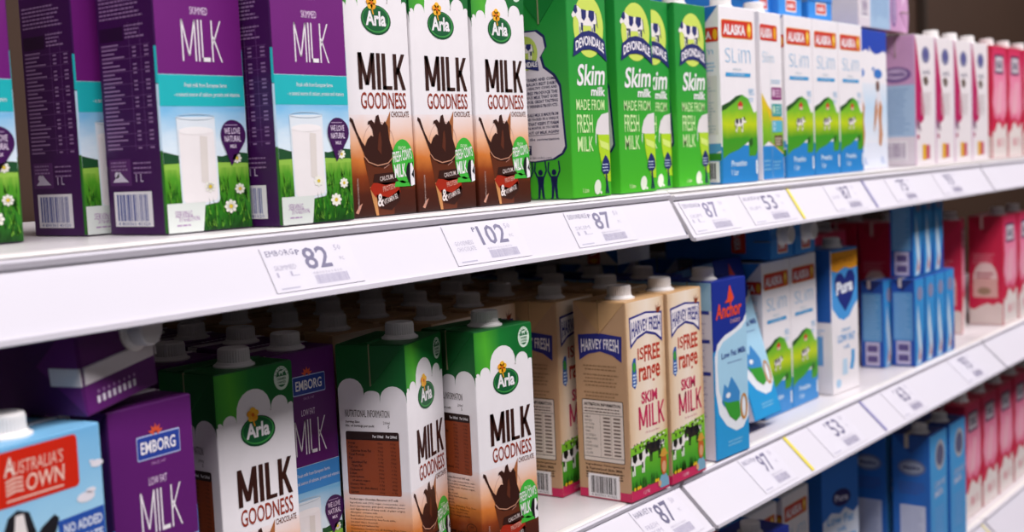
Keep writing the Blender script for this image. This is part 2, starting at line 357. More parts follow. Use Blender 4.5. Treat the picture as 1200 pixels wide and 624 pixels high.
# ---- purple with meadow
def purple(key, flavour, w=.074):
    W, D = w*1000, 62; P = Paint(w, .062, .200); P.q = .85
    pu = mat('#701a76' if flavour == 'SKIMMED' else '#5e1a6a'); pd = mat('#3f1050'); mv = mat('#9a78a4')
    sky = grad('meadow_sky', [(.06, '#dfeef8'), (.085, '#7cc0ea'), (.105, '#cfe6f4'), (.125, '#bcd8ee')], noise=.03, nscale=(20, 20, 60))
    grass = grad('meadow_grass', [(0, '#123d10'), (.015, '#2a7a1a'), (.035, '#4f9a22'), (.050, '#a7cf52'), (.0535, '#3f8a34'), (.056, '#205228')], noise=.018, nscale=(260, 260, 40))
    P.rect('F', .9, .8, W-1.8, 59, grass, 1); P.rect('F', .9, 56, W-1.8, 70-.5, sky, 2)
    P.poly('F', [(1, 50), (1, 65), (12, 62), (24, 60), (36, 62), (50, 60), (64, 63), (W-1, 62), (W-1, 50)], mat('#1f4f2c'), 2.5)
    P.poly('F', [(1, 50.5), (1, 55), (30, 56), (W-1, 54), (W-1, 50.5)], mat('#93c24a'), 3)
    P.rect('F', 1, 32, W-2, 18.8, grass, 3.4)
    corner(P, 1, 56, mat('#2c6a22')); corner(P, 1, 56, mat('#2c6a22'), side='R'); corner(P, 56, 100, mat('#c5def0')); corner(P, 56, 100, mat('#c5def0'), side='R')
    P.rect('F', .8, 100.5, W-1.6, 24.5, '#1fb6bc' if flavour == 'SKIMMED' else '#3f8fd8', 3); corner(P, 100.5, 125, mat('#1fb6bc') if flavour == 'SKIMMED' else mat('#3f8fd8'), side='R'); corner(P, 100.5, 125, mat('#1fb6bc') if flavour == 'SKIMMED' else mat('#3f8fd8'))
    P.text('F', 'Fresh milk from European farms', 22, 114.5, 36, 4.4, WHITE, 4, res=2); P.text('F', '- a natural source of calcium, protein and vitamins', 13, 107, 56, 4.6, WHITE, 4, res=2)
    P.rect('F', .9, 125.5, W-1.8, 108.6, pu, 3)
    P.word('F', 'MILK', 22, 136, 34, 33, WHITE, 4, t=.13, gap=.1)
    P.text('F', flavour, 30, 173, 15, 6, '#e8d0ea', 4, bold=.0, res=2)
    P.rrect('F', 22, 193, 36, 18.5, 1.2, '#b8c4e8', 4); P.rrect('F', 22.5, 194, 35, 16.5, 1, '#27419a', 5); P.text('F', 'EMBORG', 25, 197.5, 29, 9.5, WHITE, 6, bold=.02)
    for i in range(5):
        a = radians(18+i*36); P.poly('F', [(38+2.4*cos(a+1), 212+2.4*sin(a+1)), (38+6.5*cos(a), 212+7.5*sin(a)), (38+2.4*cos(a-1), 212+2.4*sin(a-1))], '#e05a3a', 6)
    P.text('F', 'SINCE 1947', 33, 188, 12, 2.4, '#c090c4', 4, res=1)
    # glass of milk
    P.poly('F', [(14, 24), (16, 22), (30, 21), (45, 23), (46, 26), (45.5, 92), (13, 92)], mat('#e3ebf2'), 5)
    P.poly('F', [(15, 26), (17, 24), (30, 23), (43, 25), (44.5, 28), (44, 80), (30, 83), (14.5, 80)], mat('#f2ecec'), 6)
    P.poly('F', [(31, 40), (37, 38), (38, 76), (32, 77)], mat('#e2dad4'), 7); P.ell('F', 29, 81, 14.6, 3.2, '#f7f2f2', 7); P.ring('F', 29.3, 92, 16, 2.6, .5, '#b9c8d4', 7)
    # daisies
    for x, y, r in ((38, 36, 4.8), (64, 33, 4.4), (55, 19, 5.6), (63, 58, 4)):
        for i in range(8): P.ell('F', x+r*.62*cos(i*pi/4), y+r*.62*sin(i*pi/4), r*.42, r*.3, '#f2f0e4', 8, rot=i*45, n=8)
        P.ell('F', x, y, r*.33, r*.33, '#dcc23a', 9, n=8)
    r = random.Random(5)
    for i in range(260):
        x, y = r.uniform(2, W-2), r.uniform(1, 40)
        if 12 < x < 46 and y > 18: continue
        P.poly('F', [(x, y), (x+.8, y), (x+r.uniform(-2, 3), y+r.uniform(5, 11))], r.choice(['#5aa026', '#2a6a18', '#143c10', '#1b4a14', '#7ab838']), 7)
    # drop shaped badge
    P.poly('F', [(58, 52)]+[(60+12*cos(a)*(1 if cos(a) > 0 else .85), 77+12.5*sin(a)) for a in (radians(t) for t in range(-40, 215, 17))], pd, 8)
    P.text('F', 'WE LOVE', 53, 78, 14, 5, '#e6d6ea', 9, bold=.01, res=2); P.text('F', 'NATURAL', 53, 71.5, 14.5, 5, '#e6d6ea', 9, bold=.01, res=2); P.text('F', 'MILK', 57.5, 66.5, 6, 2.8, '#e6d6ea', 9, bold=.02, res=1); P.rect('F', 54, 85, 11, .5, '#c8b0d0', 9)
    # white corner ticket
    P.poly('F', [(1, .9), (30, .9), (33, 24), (1, 24)], mat('#dde3dd'), 9)
    P.text('F', 'SERVING', 7, 13, 14, 5, '#a878b0', 10, res=1); P.text('F', 'SUGGESTION', 10, 9.5, 17, 4, '#a878b0', 10, res=1); P.micro('F', 8, 7, 12, 1, 2, '#a878b0', 10)
    # narrow side: table, recycling mark and bar code
    P.q = .82; P.rect('L', .9, .8, 60, 241, pd, 1); P.rect('R', .9, .8, 60, 241, pd, 1); P.micro('L', 4, 238, 50, 9, 4, mv, 2, t=1.7, seed=12)  # side purple darker than the front: shade put into the colour
    P.micro('L', 4, 196, 50, 6, 3.3, mv, 2, t=1.5, seed=2)
    P.rect('L', 3, 160, 26, 11, '#2b0c36', 2); P.micro('L', 31, 172, 22, 4, 3.1, mv, 2, t=1.5, seed=4, ragged=.4)
    r = random.Random(9)
    for i in range(26):
        y = 156-i*3.4
        P.rect('L', 4, y, r.uniform(12, 27), 1.4, mv, 2)
        if i % 4: P.rect('L', 38, y, 4, 1.4, mv, 2); P.rect('L', 51, y, 4.5, 1.4, mv, 2)
        if i % 3 == 0: P.rect('L', 3, y-1.1, 54, .35, '#7a4f88', 2)
    for x in (35, 47): P.rect('L', x, 70, .35, 104, '#7a4f88', 2)
    P.rrect('L', 4, 41, 24, 22, 1, '#5a2a68', 2); P.micro('L', 6, 61, 19, 3, 3, mv, 3, t=1.4, seed=7); P.poly('L', [(7, 44), (25, 44), (20, 48), (15, 53), (11, 48)], '#d8cfe0', 3); P.ell('L', 12, 50, 2.6, 2.6, '#d8cfe0', 3)
    P.micro('L', 31, 60, 20, 3, 4, mv, 3, t=1.3, seed=8); P.text('L', '1 L', 33, 44, 8, 6.5, '#c8b8d0', 3, bold=.01)
    P.barcode('L', 7, 7, 42, 29, m='#4a58a0', k=3, seed=11)
    # top: white dots
    P.rect('T', .9, .9, W-1.8, 60, pu if flavour != 'SKIMMED' else pd, 1)
    for i in range(8): P.rect('T', 22+i*5, 52, 2.6, 4.4, '#e8e0ec', 2); P.rect('T', 22+i*5, 48.5, 1.4, 1.8, '#b890c0', 2)
    P.rect('T', 4, 7, 26, 1, mv, 2); P.micro('T', 4, 20, 30, 3, 3, '#8a5a94', 2)
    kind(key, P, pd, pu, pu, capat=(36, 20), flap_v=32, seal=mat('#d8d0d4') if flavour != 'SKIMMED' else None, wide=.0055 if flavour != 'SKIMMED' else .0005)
purple('purple', 'SKIMMED'); purple('purple_low', 'LOW FAT', .070)
# ---- green with cow oval
def green():
    W, D = 70, 60; P = Paint(.070, .060, .199)
    gr = mat('#2e9a35'); gd = mat('#157a32')
    gg = grad('apple_green', [(0, '#4abc28'), (.05, '#40b02e'), (.12, '#299a36'), (.2, '#1b8c3a')])
    P.rect('F', .8, .8, W-1.6, 197.4, gg, 1); P.rect('L', .8, .8, D-1.6, 197.4, gg, 1); P.rect('R', .8, .8, D-1.6, 197.4, gg, 1)
    corner(P, .8, 198, gg); corner(P, .8, 198, gg, side='R')
    P.q = .965
    P.ell('F', 38, 166, 27, 30, '#cfe060', 2)
    P.cow('F', 36, 155, 33, 3, black='#232a6a', flip=-1)
    for x in (22, 26, 44, 48): P.rect('F', x, 153, 1, 12, '#232a6a', 6)
    P.poly('F', [(8, 136), (11, 153), (25, 160), (38, 162), (52, 160), (66, 153), (69, 133), (60, 138), (48, 143), (38, 144), (26, 143), (14, 138)], '#232a6a', 7)
    wp = lambda x, y: (x, y+6.5*(1-((x-25)/25)**2)+(.0 if y else 0))
    P.text('F', 'DEVONDALE', 13, 141, 51, 9.5, WHITE, 8, bold=.03, warp=wp)
    P.text('F', 'Skim', 13, 108, 50, 21, WHITE, 3, bold=.02, shear=.22, rot=2); P.text('F', 'milk', 38, 99, 26, 9, WHITE, 3, bold=.03, shear=.1)
    for t, y, w, h in (('MADE FROM', 85, 51, 10.5), ('FRESH', 63, 28, 18), ('MILK', 45, 28, 14.5)): P.text('F', t, 11, y, w, h, '#d6efb0', 3, bold=.005)
    P.poly('F', [(43, 54), (44, 66), (48, 75), (56, 81), (W-1, 83), (W-1, 60), (58, 59), (45, 62), (44, 50)], '#e6e0e0', 3)
    P.poly('F', [(48, 61), (W-1, 61), (W-1, 14), (60, 15), (54, 28), (49, 46)], '#b6dc2a', 4)
    P.poly('F', [(50, 56), (67, 52), (67, 45), (52, 49)], '#d9ee7a', 5); P.poly('F', [(51, 36), (68, 32), (68, 28), (54, 30)], '#8cc820', 5)
    P.poly('F', [(52, 26), (54, 34), (57, 38), (60, 41), (64, 38), (67, 34), (68, 26), (64, 22), (56, 22)], '#232a6a', 6); P.micro('F', 54, 32, 11, 3, 3, '#c8d8e8', 7, t=1)
    P.poly('F', [(58, 2.5), (60, 12), (59, 22), (62, 22), (63, 12), (65, 2.5), (62, 3), (61.5, 10), (60.5, 3)], '#1b2450', 6)
    P.ell('F', 44, 9.5, 6, 7.5, '#eaf0dc', 4, -20); P.ell('F', 50, 4, 2, 1.5, '#eaf0dc', 4)
    P.text('F', '1 Litre', 17, 5, 11, 4.5, '#d6efb0', 3, res=2, bold=.01)
    P.q = 1
    # big milk can with text on the side (bar of people carrying it)
    can = [(-0, 40), (0, 150), (8, 158), (26, 158), (34, 152), (36, 142), (30, 134), (33, 124), (44, 116), (50, 106), (54, 48), (50, 42), (40, 37), (20, 35), (2, 36)]
    P.poly('L', [(1 if x <= 0 else x+1.5, y) for x, y in can], '#1b1f58', 2)
    P.poly('L', [(1 if x <= 0 else x-.8, y+(1.2 if y < 60 else -1.6)) for x, y in can], '#ddd6dc', 3)
    P.ell('L', 13, 137, 14, 16, '#b9cf5a', 4); P.cow('L', 13, 131, 18, 5, black='#232a6a', flip=-1); P.poly('L', [(1, 122), (1, 130), (13, 132), (27, 129), (28, 120), (13, 123)], '#232a6a', 7); P.text('L', 'DEVONDALE', 1.5, 124, 25, 5, WHITE, 8, bold=.03)
    for i, t in enumerate(['DAIRY FARMS AND COMES', "AUSTRALIA'S BEST DAIRY", 'HAPPY, HEALTHY COWS AND', 'PASTURES PRODUCE THE', 'DELICIOUS MILK THAT GOES', 'INTO OUR GREAT TASTING', 'AWARD WINNING PRODUCTS.', '', 'DEVONDALE MILK IS MADE FROM', 'MILK AND PACKED IN A UNIQUE', 'PACK THAT KEEPS IT FARM', 'FRESH FOR MONTHS, SO YOU NEVER', 'RUN OUT OF MILK AGAIN!']):
        if t: P.text('L', t, 3.5, 110-i*4.1, 44, 3.1, '#231f4c', 4, res=1, rot=1.5, bold=.03)
    P.text('L', 'Join the conversation', 5, 54.5, 42, 3.4, '#2a2550', 4, res=1, bold=.02, shear=.2); P.line('L', [(5, 60), (47, 61)], .5, '#2a2550', 4)
    P.rect('L', 8, 42, 8, 9, '#26264e', 4); P.text('L', 'f', 10.5, 42.5, 4, 7.5, '#ddd6dc', 5, bold=.04)
    P.text('L', 'www.devondale.com', 8, 38.4, 30, 2.2, '#2a2550', 4, res=1)
    for x in (10, 25, 40):
        P.ell('L', x, 25.5, 2.6, 2.8, '#121c4a', 4, n=12); P.poly('L', [(x-4, 22), (x+4, 22), (x+3, 13), (x+3.6, 2), (x+5, 1), (x+1.4, 1), (x, 12), (x-1.4, 1), (x-5, 1), (x-3.6, 2), (x-3, 13)], '#121c4a', 4)
        P.line('L', [(x-3.6, 21), (x-6.5, 27), (x-5.5, 35)], 1.6, '#121c4a', 4); P.line('L', [(x+3.6, 21), (x+6.5, 27), (x+5.5, 36)], 1.6, '#121c4a', 4)
    P.rect('T', 1, 1, W-2, D-2, gd, 1)
    kind('green', P, gr, gd, gd, capat=(35, 20), flap_v=36)
green()
# ---- white slim with red badge and hill
def slim(key, w=.082):
    W, D = w*1000, 60; P = Paint(w, .060, .200); s = W/84
    hill = grad('hill_green', [(.025, '#4c9a24'), (.05, '#3f9a22'), (.068, '#c2d418'), (.082, '#7ebe2a'), (.1, '#4da32c')], noise=.012, nscale=(50, 50, 40))
    bl, lt = mat('#2b86cc'), mat('#8fbfe0')
    P.rect('F', .8, .8, W-1.6, 42, bl, 1); P.rect('L', .8, .8, D-1.6, 26, bl, 1); P.rect('R', .8, .8, D-1.6, 42, bl, 1)
    corner(P, .8, 42, bl); corner(P, .8, 42, bl, side='R')
    P.poly('F', [(1, 28), (16*s, 34), (38*s, 38), (62*s, 47), (62*s, 30), (78*s, 30), (W-1, 36), (W-1, 82), (76*s, 80), (70*s, 88), (64*s, 96), (48*s, 101), (34*s, 99), (20*s, 93), (8*s, 90), (1, 88)], hill, 2)
    P.poly('F', [(1, 88), (8*s, 90), (20*s, 93), (34*s, 99), (48*s, 101), (44*s, 98), (28*s, 91), (10*s, 84), (1, 82)], '#23511c', 3)
    P.poly('F', [(62*s, 47), (70*s, 52), (72*s, 44), (66*s, 40)], '#2c5a22', 3)
    P.poly('F', [(38*s, 90), (44*s, 94), (50*s, 90), (49*s, 85), (39*s, 85)], '#c43a2a', 4); P.rect('F', 39*s, 84, 10*s, 3.5, '#d8b8a0', 5)
    P.cow('F', 40*s, 58, 19, 4, flip=1)
    P.text('F', 'Prestito', 20*s, 19, 36*s, 7, '#cfe6f6', 3, bold=.02, res=2); P.text('F', '1 Ltr', 20*s, 9, 16*s, 6.5, '#cfe6f6', 3, bold=.02, res=2)
    P.rrect('F', W-6, 9, 4, 16, 1, '#e6eef2', 3)
    P.rrect('F', 5*s, 164, 73*s, 21, 3, '#e0a050', 2); P.rrect('F', 6*s, 165, 71*s, 19, 2.6, '#cf2f1d', 3); P.text('F', 'ALASKA', 9*s, 168, 51*s, 12, WHITE, 4, bold=.04)
    P.ell('F', 69*s, 174.5, 5*s, 8.5, '#e8a81e', 4); P.ell('F', 69*s, 176.5, 2.6, 4.2, '#f6e06a', 5)
    for t, x, w_ in (('S', 12, 12), ('L', 28, 10), ('i', 43, 2), ('m', 49, 22)): P.text('F', t, x*s, 137, w_*s, 16 if t != 'm' else 15, lt, 3, bold=-.018)
    P.text('F', 'MILK', 30*s, 128, 20*s, 3, '#b8ccd8', 3, res=1)
    P.rect('F', 12*s, 121, 58*s, 4.4, '#3a9ad2', 3); P.text('F', 'LOW FAT MILK', 24*s, 122, 32*s, 2.4, '#cfe6f6', 4, res=1)
    P.text('F', '98%', 64*s, 100, 14*s, 8, lt, 3, res=2); P.micro('F', 64*s, 97, 12*s, 2, 3, lt, 3, t=1.2)
    # side panel
    P.poly('L', [(1, 26), (20, 34), (40, 30), (D-1, 38), (D-1, 46), (1, 46)], '#5ba0cf', 2); P.rect('L', 1, 27, D-2, 8, '#3a8a2c', 3)
    P.rrect('L', 10, 160, D-11, 16, 2, '#cf2f1d', 3); P.text('L', 'ALASKA', 16, 163, 34, 9, WHITE, 4, bold=.03); P.ell('L', 55, 168, 3, 6, '#e8a81e', 4)
    P.text('L', 'Slim', 26, 146, 26, 8, lt, 3, bold=-.01); P.micro('L', 10, 137, 44, 3, 4, lt, 3, t=1.8)
    P.rrect('L', 8, 56, 48, 66, 1, '#dedad4', 2); P.micro('L', 10, 119, 44, 19, 3.3, '#a9b6bc', 3, t=1.2, seed=6)
    for x in (22, 36, 46): P.rect('L', x, 58, .4, 60, '#9fb8c4', 3)
    P.barcode('L', 6, 2, 50, 24, m='#3a3a3a', k=4, seed=15)
    P.rect('L', .8, 178, 26, 21, '#2a76c4', 2); P.poly('L', [(26, 199), (26, 178), (46, 199)], '#2a76c4', 2)
    P.poly('T', [(1, 1), (W-1, 1), (W-1, D-1), (1, D-1)], '#dfe4ea', 1)
    P.botm = bl
    kind(key, P, WHITE, mat('#dfe4ea'), mat('#2a76c4'), capat=(W/2, 21), flap_v=32)
slim('slim')
# slim carton showing its information side (icons)
def slim_side():
    W, D = 64, 60; P = Paint(.064, .060, .200)
    P.rect('F', .8, .8, W-1.6, 40, '#2b86cc', 1); P.poly('F', [(1, 52), (20, 46), (W-1, 30), (W-1, 74), (40, 78), (20, 88), (1, 104)], '#e0c020', 2); P.poly('F', [(1, 40), (20, 47), (W-1, 32), (W-1, 70), (30, 66), (12, 88), (1, 92)], grad('field_mix', [(.03, '#4c9a24'), (.06, '#86be28'), (.09, '#d8c81e')], noise=.02, nscale=(200, 200, 30)), 3)
    P.rrect('F', 1, 166, 50, 19, 2.6, '#cf2f1d', 3); P.text('F', 'ALASKA', 2, 169, 34, 12, WHITE, 4, bold=.04); P.ell('F', 44, 175.5, 4, 7.5, '#e8a81e', 4)
    P.text('F', 'Slim', 6, 140, 34, 13, '#a8cce4', 3, bold=-.015); P.micro('F', 30, 120, 28, 2, 3, '#a8cce4', 3)
    P.rrect('F', 30, 96, 30, 15, 1.5, '#8a2d72', 4); P.ell('F', 36, 104, 4, 5, '#d8b8d0', 5); P.micro('F', 42, 108, 15, 3, 3.5, '#e0c0d8', 5)
    P.rrect('F', 30, 76, 30, 15, 1.5, '#2a9a98', 4); P.ell('F', 36, 84, 3, 5.4, '#cfe8c0', 5); P.micro('F', 42, 88, 15, 3, 3.5, '#c0e0dc', 5)
    P.rrect('F', 30, 57, 30, 14, 1.5, '#5ab4d0', 4); P.ring('F', 36, 64, 4, 5, 1.2, '#e0f0f4', 5); P.rect('F', 36, 40, 24, 13, '#6a4a3a', 4); P.micro('F', 38, 50, 19, 3, 3.5, '#d0c8b0', 5)
    P.micro('F', 4, 24, 20, 3, 5, '#7ab8e0', 3); P.micro('F', 32, 22, 24, 3, 4, '#7ab8e0', 3)
    P.line('F', [(28, 2), (28, 150)], .5, '#c8d4da', 6)
    kind('slim_side', P, WHITE, WHITE, WHITE, capat=(32, 21))
slim_side()
# ---- kraft carton with arched blue badge and pasture
def kraft():
    W, D = 73, 62; P = Paint(.073, .062, .200)
    kb = mat('#c29c78', noise=.1, scale=40); kd = mat('#c39a6c')
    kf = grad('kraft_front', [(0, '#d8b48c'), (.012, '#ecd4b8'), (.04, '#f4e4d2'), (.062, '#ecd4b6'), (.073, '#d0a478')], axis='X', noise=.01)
    past = grad('pasture', [(0, '#2c7a1e'), (.018, '#3f9a26'), (.045, '#6cba2c'), (.07, '#a8d438'), (.085, '#4c8a2a')], noise=.012, nscale=(70, 70, 60), tilt=-.0, tilt_axis='X')
    bb = mat('#2a2f86'); pk = mat('#c8285a'); rd = mat('#c03a26')
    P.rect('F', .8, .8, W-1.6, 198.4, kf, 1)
    def badge(f, u, v, w):
        q = w/58; arc = lambda x: 9*q*(1-((x-29*q)/(29*q))**2)
        P.poly(f, [(u-2, v+24*q), (u+w/2, v+27*q), (u+w+2, v+24*q), (u+w+1, v-7*q), (u+w*.8, v+1*q), (u+w*.5, v+5*q), (u+w*.2, v+1*q), (u-1, v-7*q)], bb, 3)
        P.poly(f, [(u, v+22*q), (u+w/2, v+25*q), (u+w, v+22*q), (u+w-.6, v-3*q), (u+w*.8, v+3.5*q), (u+w*.5, v+7.5*q), (u+w*.2, v+3.5*q), (u+.6, v-3*q)], '#f0e8e8' if f == 'F' else bb, 4)
        P.text(f, 'HARVEY FRESH', u+2*q, v+2*q, w-4*q, 17*q, bb if f == 'F' else WHITE, 5, bold=.02, warp=lambda x, y: (x, y*(1-.28*sin(pi*min(1, max(0, x/(54*q)))))+arc(x)*.65))
    badge('F', 8, 160, 58); P.poly('F', [(56, 193), (59, 187), (62, 194), (61, 188), (66, 190), (63, 184), (58, 183)], '#8a3a1a', 6)
    P.text('F', 'IS', 20, 140, 11, 12, rd, 3, bold=.01); P.text('F', 'FREE', 32, 137, 30, 16, rd, 3, bold=.025); P.text('F', 'range', 21, 112, 40, 20, rd, 3, bold=.02)
    P.poly('F', [(8, 116), (9, 138), (12, 143), (16, 143), (17, 118), (13, 112)], '#2d5aa8', 3); P.ell('F', 12.5, 134, 3, 5, '#3f9a3a', 4); P.micro('F', 10, 127, 6, 4, 3.4, '#cfe0f0', 4)
    P.text('F', 'SKIM', 24, 95, 30, 12, pk, 3, bold=.03); P.word('F', 'MILK', 18, 70, 49, 23, pk, 3, t=.25, gap=.1); P.text('F', '1% fat per litre', 30, 63.5, 26, 3, '#c86a80', 3, res=1)
    P.poly('F', [(.9, 12), (.9, 55), (20, 57), (50, 60), (W-.9, 62), (W-.9, 12)], past, 2); corner(P, 12, 55, mat('#4c9a2a'), side='R'); corner(P, .8, 10, pk); corner(P, .8, 12, pk, side='R')
    P.rect('F', .9, .8, W-1.8, 11, pk, 3); P.text('F', '1 LITRE', 22, 4, 12, 3, '#f0c8d0', 4, res=1)
    r = random.Random(2)
    for i in range(46): x = r.uniform(3, W-4); P.ell('F', x, 53+x*.08+r.uniform(-4, 3), r.uniform(.8, 2), r.uniform(.6, 1.3), r.choice(['#1c2016', '#e8e8dc', '#2c3a20']), 3, n=8)
    P.cow('F', 14, 26, 26, 3, flip=1, black='#14120f'); P.cow('F', 47, 34, 24, 3, flip=-1, white='#2a2420'); P.cow('F', 60, 44, 10, 3, flip=-1)
    for i in range(40): x = r.uniform(2, W-22); P.poly('F', [(x, 11), (x+2.4, 11), (x+1+r.uniform(-2, 2), r.uniform(14, 24))], r.choice(['#2a6a1c', '#1c4c16', '#4a8a24']), 6)
    for x in (6, 12, 16, 46, 50): P.ell('F', x, 12.5, 2, 2, '#e8c01e', 7, n=8)
    # printed figure in a straw hat
    P.poly('F', [(54, 3), (52, 10), (56, 16), (66, 16), (W-2, 10), (W-2, 3)], '#7aa8c0', 6); P.ell('F', 62, 27, 6, 12, '#c0602a', 6); P.ell('F', 62, 24, 4, 6, '#d8a078', 7); P.poly('F', [(54, 36), (56, 38), (60, 43), (65, 43), (68, 38), (71, 36), (62, 34)], '#d09a3a', 8); P.ell('F', 53, 8, 3, 3.4, '#d8a078', 7)
    # side
    badge('L', 7, 146, 48)
    for y, n in ((136, 2), (127, 4), (109, 4)): 
        for i in range(n): P.micro('L', 10+i % 2*2, y-i*3.6, 42-i % 2*4, 1, 3, '#9a7a58', 3, t=1.5, seed=y+i, ragged=.1)
    P.rrect('L', 7, 38, 49, 63, 1.5, '#3a302e', 3); P.rrect('L', 7.7, 38.7, 47.6, 61.6, 1.2, '#e2d6cc', 4); P.rect('L', 8, 86, 47, .5, '#3a302e', 5); P.rect('L', 8, 42.5, 47, .5, '#3a302e', 5)
    P.text('L', 'NUTRITION INFORMATION', 10, 94.5, 43, 3.4, '#2a2220', 5, bold=.03, res=1)
    P.micro('L', 10, 92.5, 43, 2, 3, '#6a5a52', 5, t=1.2, seed=21)
    for i, t in enumerate(['ENERGY', 'PROTEIN', 'FAT, TOTAL', 'SATURATED', 'TRANS', 'CHOLESTEROL', 'CARBOHYDRATE', 'SUGARS', 'DIETARY FIBRE', 'SODIUM', 'CALCIUM']):
        P.text('L', t, 10, 82.2-i*3.7, len(t)*1.15, 2.1, '#3a302e', 5, res=1); P.rect('L', 32, 82.2-i*3.7, 8, 1.7, '#7a6a62', 5); P.rect('L', 44, 82.2-i*3.7, 8, 1.7, '#7a6a62', 5)
    for x in (28, 41): P.rect('L', x, 43, .35, 43, '#9a8a7c', 5)
    P.text('L', 'Ingredients: Homogenised', 9, 33, 46, 2.8, '#4a382a', 3, bold=.02, res=1); P.text('L', '& Pasteurised Skim Milk', 9, 29.2, 44, 2.8, '#4a382a', 3, bold=.02, res=1); P.micro('L', 9, 27.4, 46, 3, 2.6, '#5a4634', 3, t=1.4, ragged=.1)
    P.rect('L', .8, .8, D-1.6, 8.5, pk, 2); P.rrect('L', 11, 1.5, 38, 24, .5, '#efe6e2', 3); P.barcode('L', 12, 2, 36, 23, m='#2a2422', k=4, seed=8)
    P.rect('R', .8, .8, D-1.6, 8.5, pk, 2)
    P.botm = pk
    kind('kraft', P, kb, kd, mat('#c8a072', noise=.08, scale=40), capat=(29, 25), flap_v=32, seal=mat('#b08c60'))
kraft()
# ---- dark blue/light blue with swoosh
def swoosh():
    W, D = 74, 60; P = Paint(.074, .060, .200)
    nb, lb, cy = mat('#1c2f8e'), mat('#a8d4ec'), mat('#2a9ad6')
    P.rect('F', .8, .8, W-1.6, 198.4, nb, 1); corner(P, .8, 199, nb, side='R'); P.rect('T', 1, 1, W-2, D-2, nb, 1)
    P.poly('F', [(1, 1), (W-1, 1), (W-1, 140), (40, 140), (1, 122)], cy, 2); corner(P, .8, 122, cy)
    P.poly('F', [(W-1, 158), (66, 150), (48, 143), (24, 138), (8, 130), (2, 116), (2, 78), (8, 52), (24, 36), (44, 27), (60, 28), (W-1, 40)], mat('#e8ecf2'), 3)
    P.poly('F', [(W-1, 150), (62, 142), (40, 136), (20, 131), (9, 122), (7, 104), (9, 78), (18, 60), (34, 48), (54, 45), (W-1, 54)], lb, 4)
    P.text('F', 'Anchor', 6, 157, 56, 17, '#e04a2a', 5, bold=.03, shear=.12, rot=1); P.poly('F', [(26, 174), (32, 178), (34, 184), (38, 194), (42, 186), (47, 178), (42, 174)], '#e04a2a', 5); P.text('F', 'DAIRY', 38, 150, 22, 4.4, '#d8a8a8', 5, res=1)
    P.text('F', 'Low Fat Milk', 16, 112, 54, 7, '#24408e', 6, bold=.02, rot=2); P.micro('F', 28, 107, 34, 1, 3, '#7a9ac0', 6)
    P.poly('F', [(14, 64), (20, 84), (28, 78), (36, 90), (46, 80), (54, 70), (52, 58), (20, 58)], '#3f8ac8', 6); P.poly('F', [(16, 66), (26, 62), (52, 60), (54, 42), (44, 38), (30, 46)], '#3a9a34', 7); P.ell('F', 28, 70, 5, 3, '#e8ecf2', 7)
    P.ring('F', 62, 52, 8, 15, 3.2, '#c8862a', 8); P.ell('F', 62, 52, 4, 10, '#e8ecf2', 7); P.micro('F', 26, 18, 34, 2, 4, '#7ac0e6', 4)
    P.rect('L', .8, .8, D-1.6, 198, mat('#dcd8e4'), 1); P.rect('L', .8, 130, D-1.6, 69, mat('#9cc6e0'), 2); P.rect('L', 1, 128, D-2, 40, mat('#dcd8e4'), 3)
    for y in (164, 132, 96): P.rect('L', 4, y, D-8, 4, '#2c3a94', 4)
    for y, n in ((158, 5), (128, 7), (90, 14)): P.micro('L', 6, y, 46, n, 3.6, '#a8a0c4', 4, t=1.3, seed=y)
    P.ring('L', 38, 26, 8, 8, 1.2, '#8a84b0', 4)
    kind('swoosh', P, nb, nb, mat('#8fbfe0'), capat=(22, 24), flap_v=30)
swoosh()
# ---- white carton, blue top, printed running figure
def runner():
    W, D = 72, 60; P = Paint(.072, .060, .200)
    P.poly('F', [(1, 199), (W-1, 199), (W-1, 168), (60, 172), (44, 168), (28, 166), (12, 170), (1, 178)], '#2848b0', 2); corner(P, 168, 199, mat('#2848b0')); P.rect('L', 1, 160, D-2, 39, '#2444a8', 2)
    P.ell('F', 36, 138, 16, 7, '#3a78c4', 3); P.rect('F', 14, 142, 8, 5, '#3a78c4', 3)
    P.rect('F', .9, 40, W-1.8, 84, grad('pale_sky', [(.04, '#e4e8f0'), (.09, '#c4dcf0'), (.124, '#e4e8f0')]), 1.5); P.rect('F', 1, 1, W-2, 38, mat('#dfe4f0'), 1)
    P.ell('F', 34, 120, 7, 8, '#6a3a1e', 4); P.poly('F', [(28, 112), (42, 114), (52, 96), (48, 80), (42, 60), (46, 44), (40, 30), (34, 44), (30, 62), (22, 50), (24, 66), (28, 84)], '#e0e0e8', 4); P.poly('F', [(40, 100), (50, 90), (46, 70), (50, 50), (44, 32), (36, 36), (38, 60), (34, 80)], '#c07a3a', 5); P.poly('F', [(22, 90), (28, 104), (32, 84), (24, 66), (16, 52), (18, 70)], '#c07a3a', 5)
    P.text('F', '1L', 44, 8, 14, 9, '#3a78c4', 3); P.micro('L', 8, 130, 44, 20, 4, '#9ab4d4', 3)
    kind('runner', P, WHITE, mat('#2848b0'), mat('#2848b0'), capat=(36, 22))
runner()
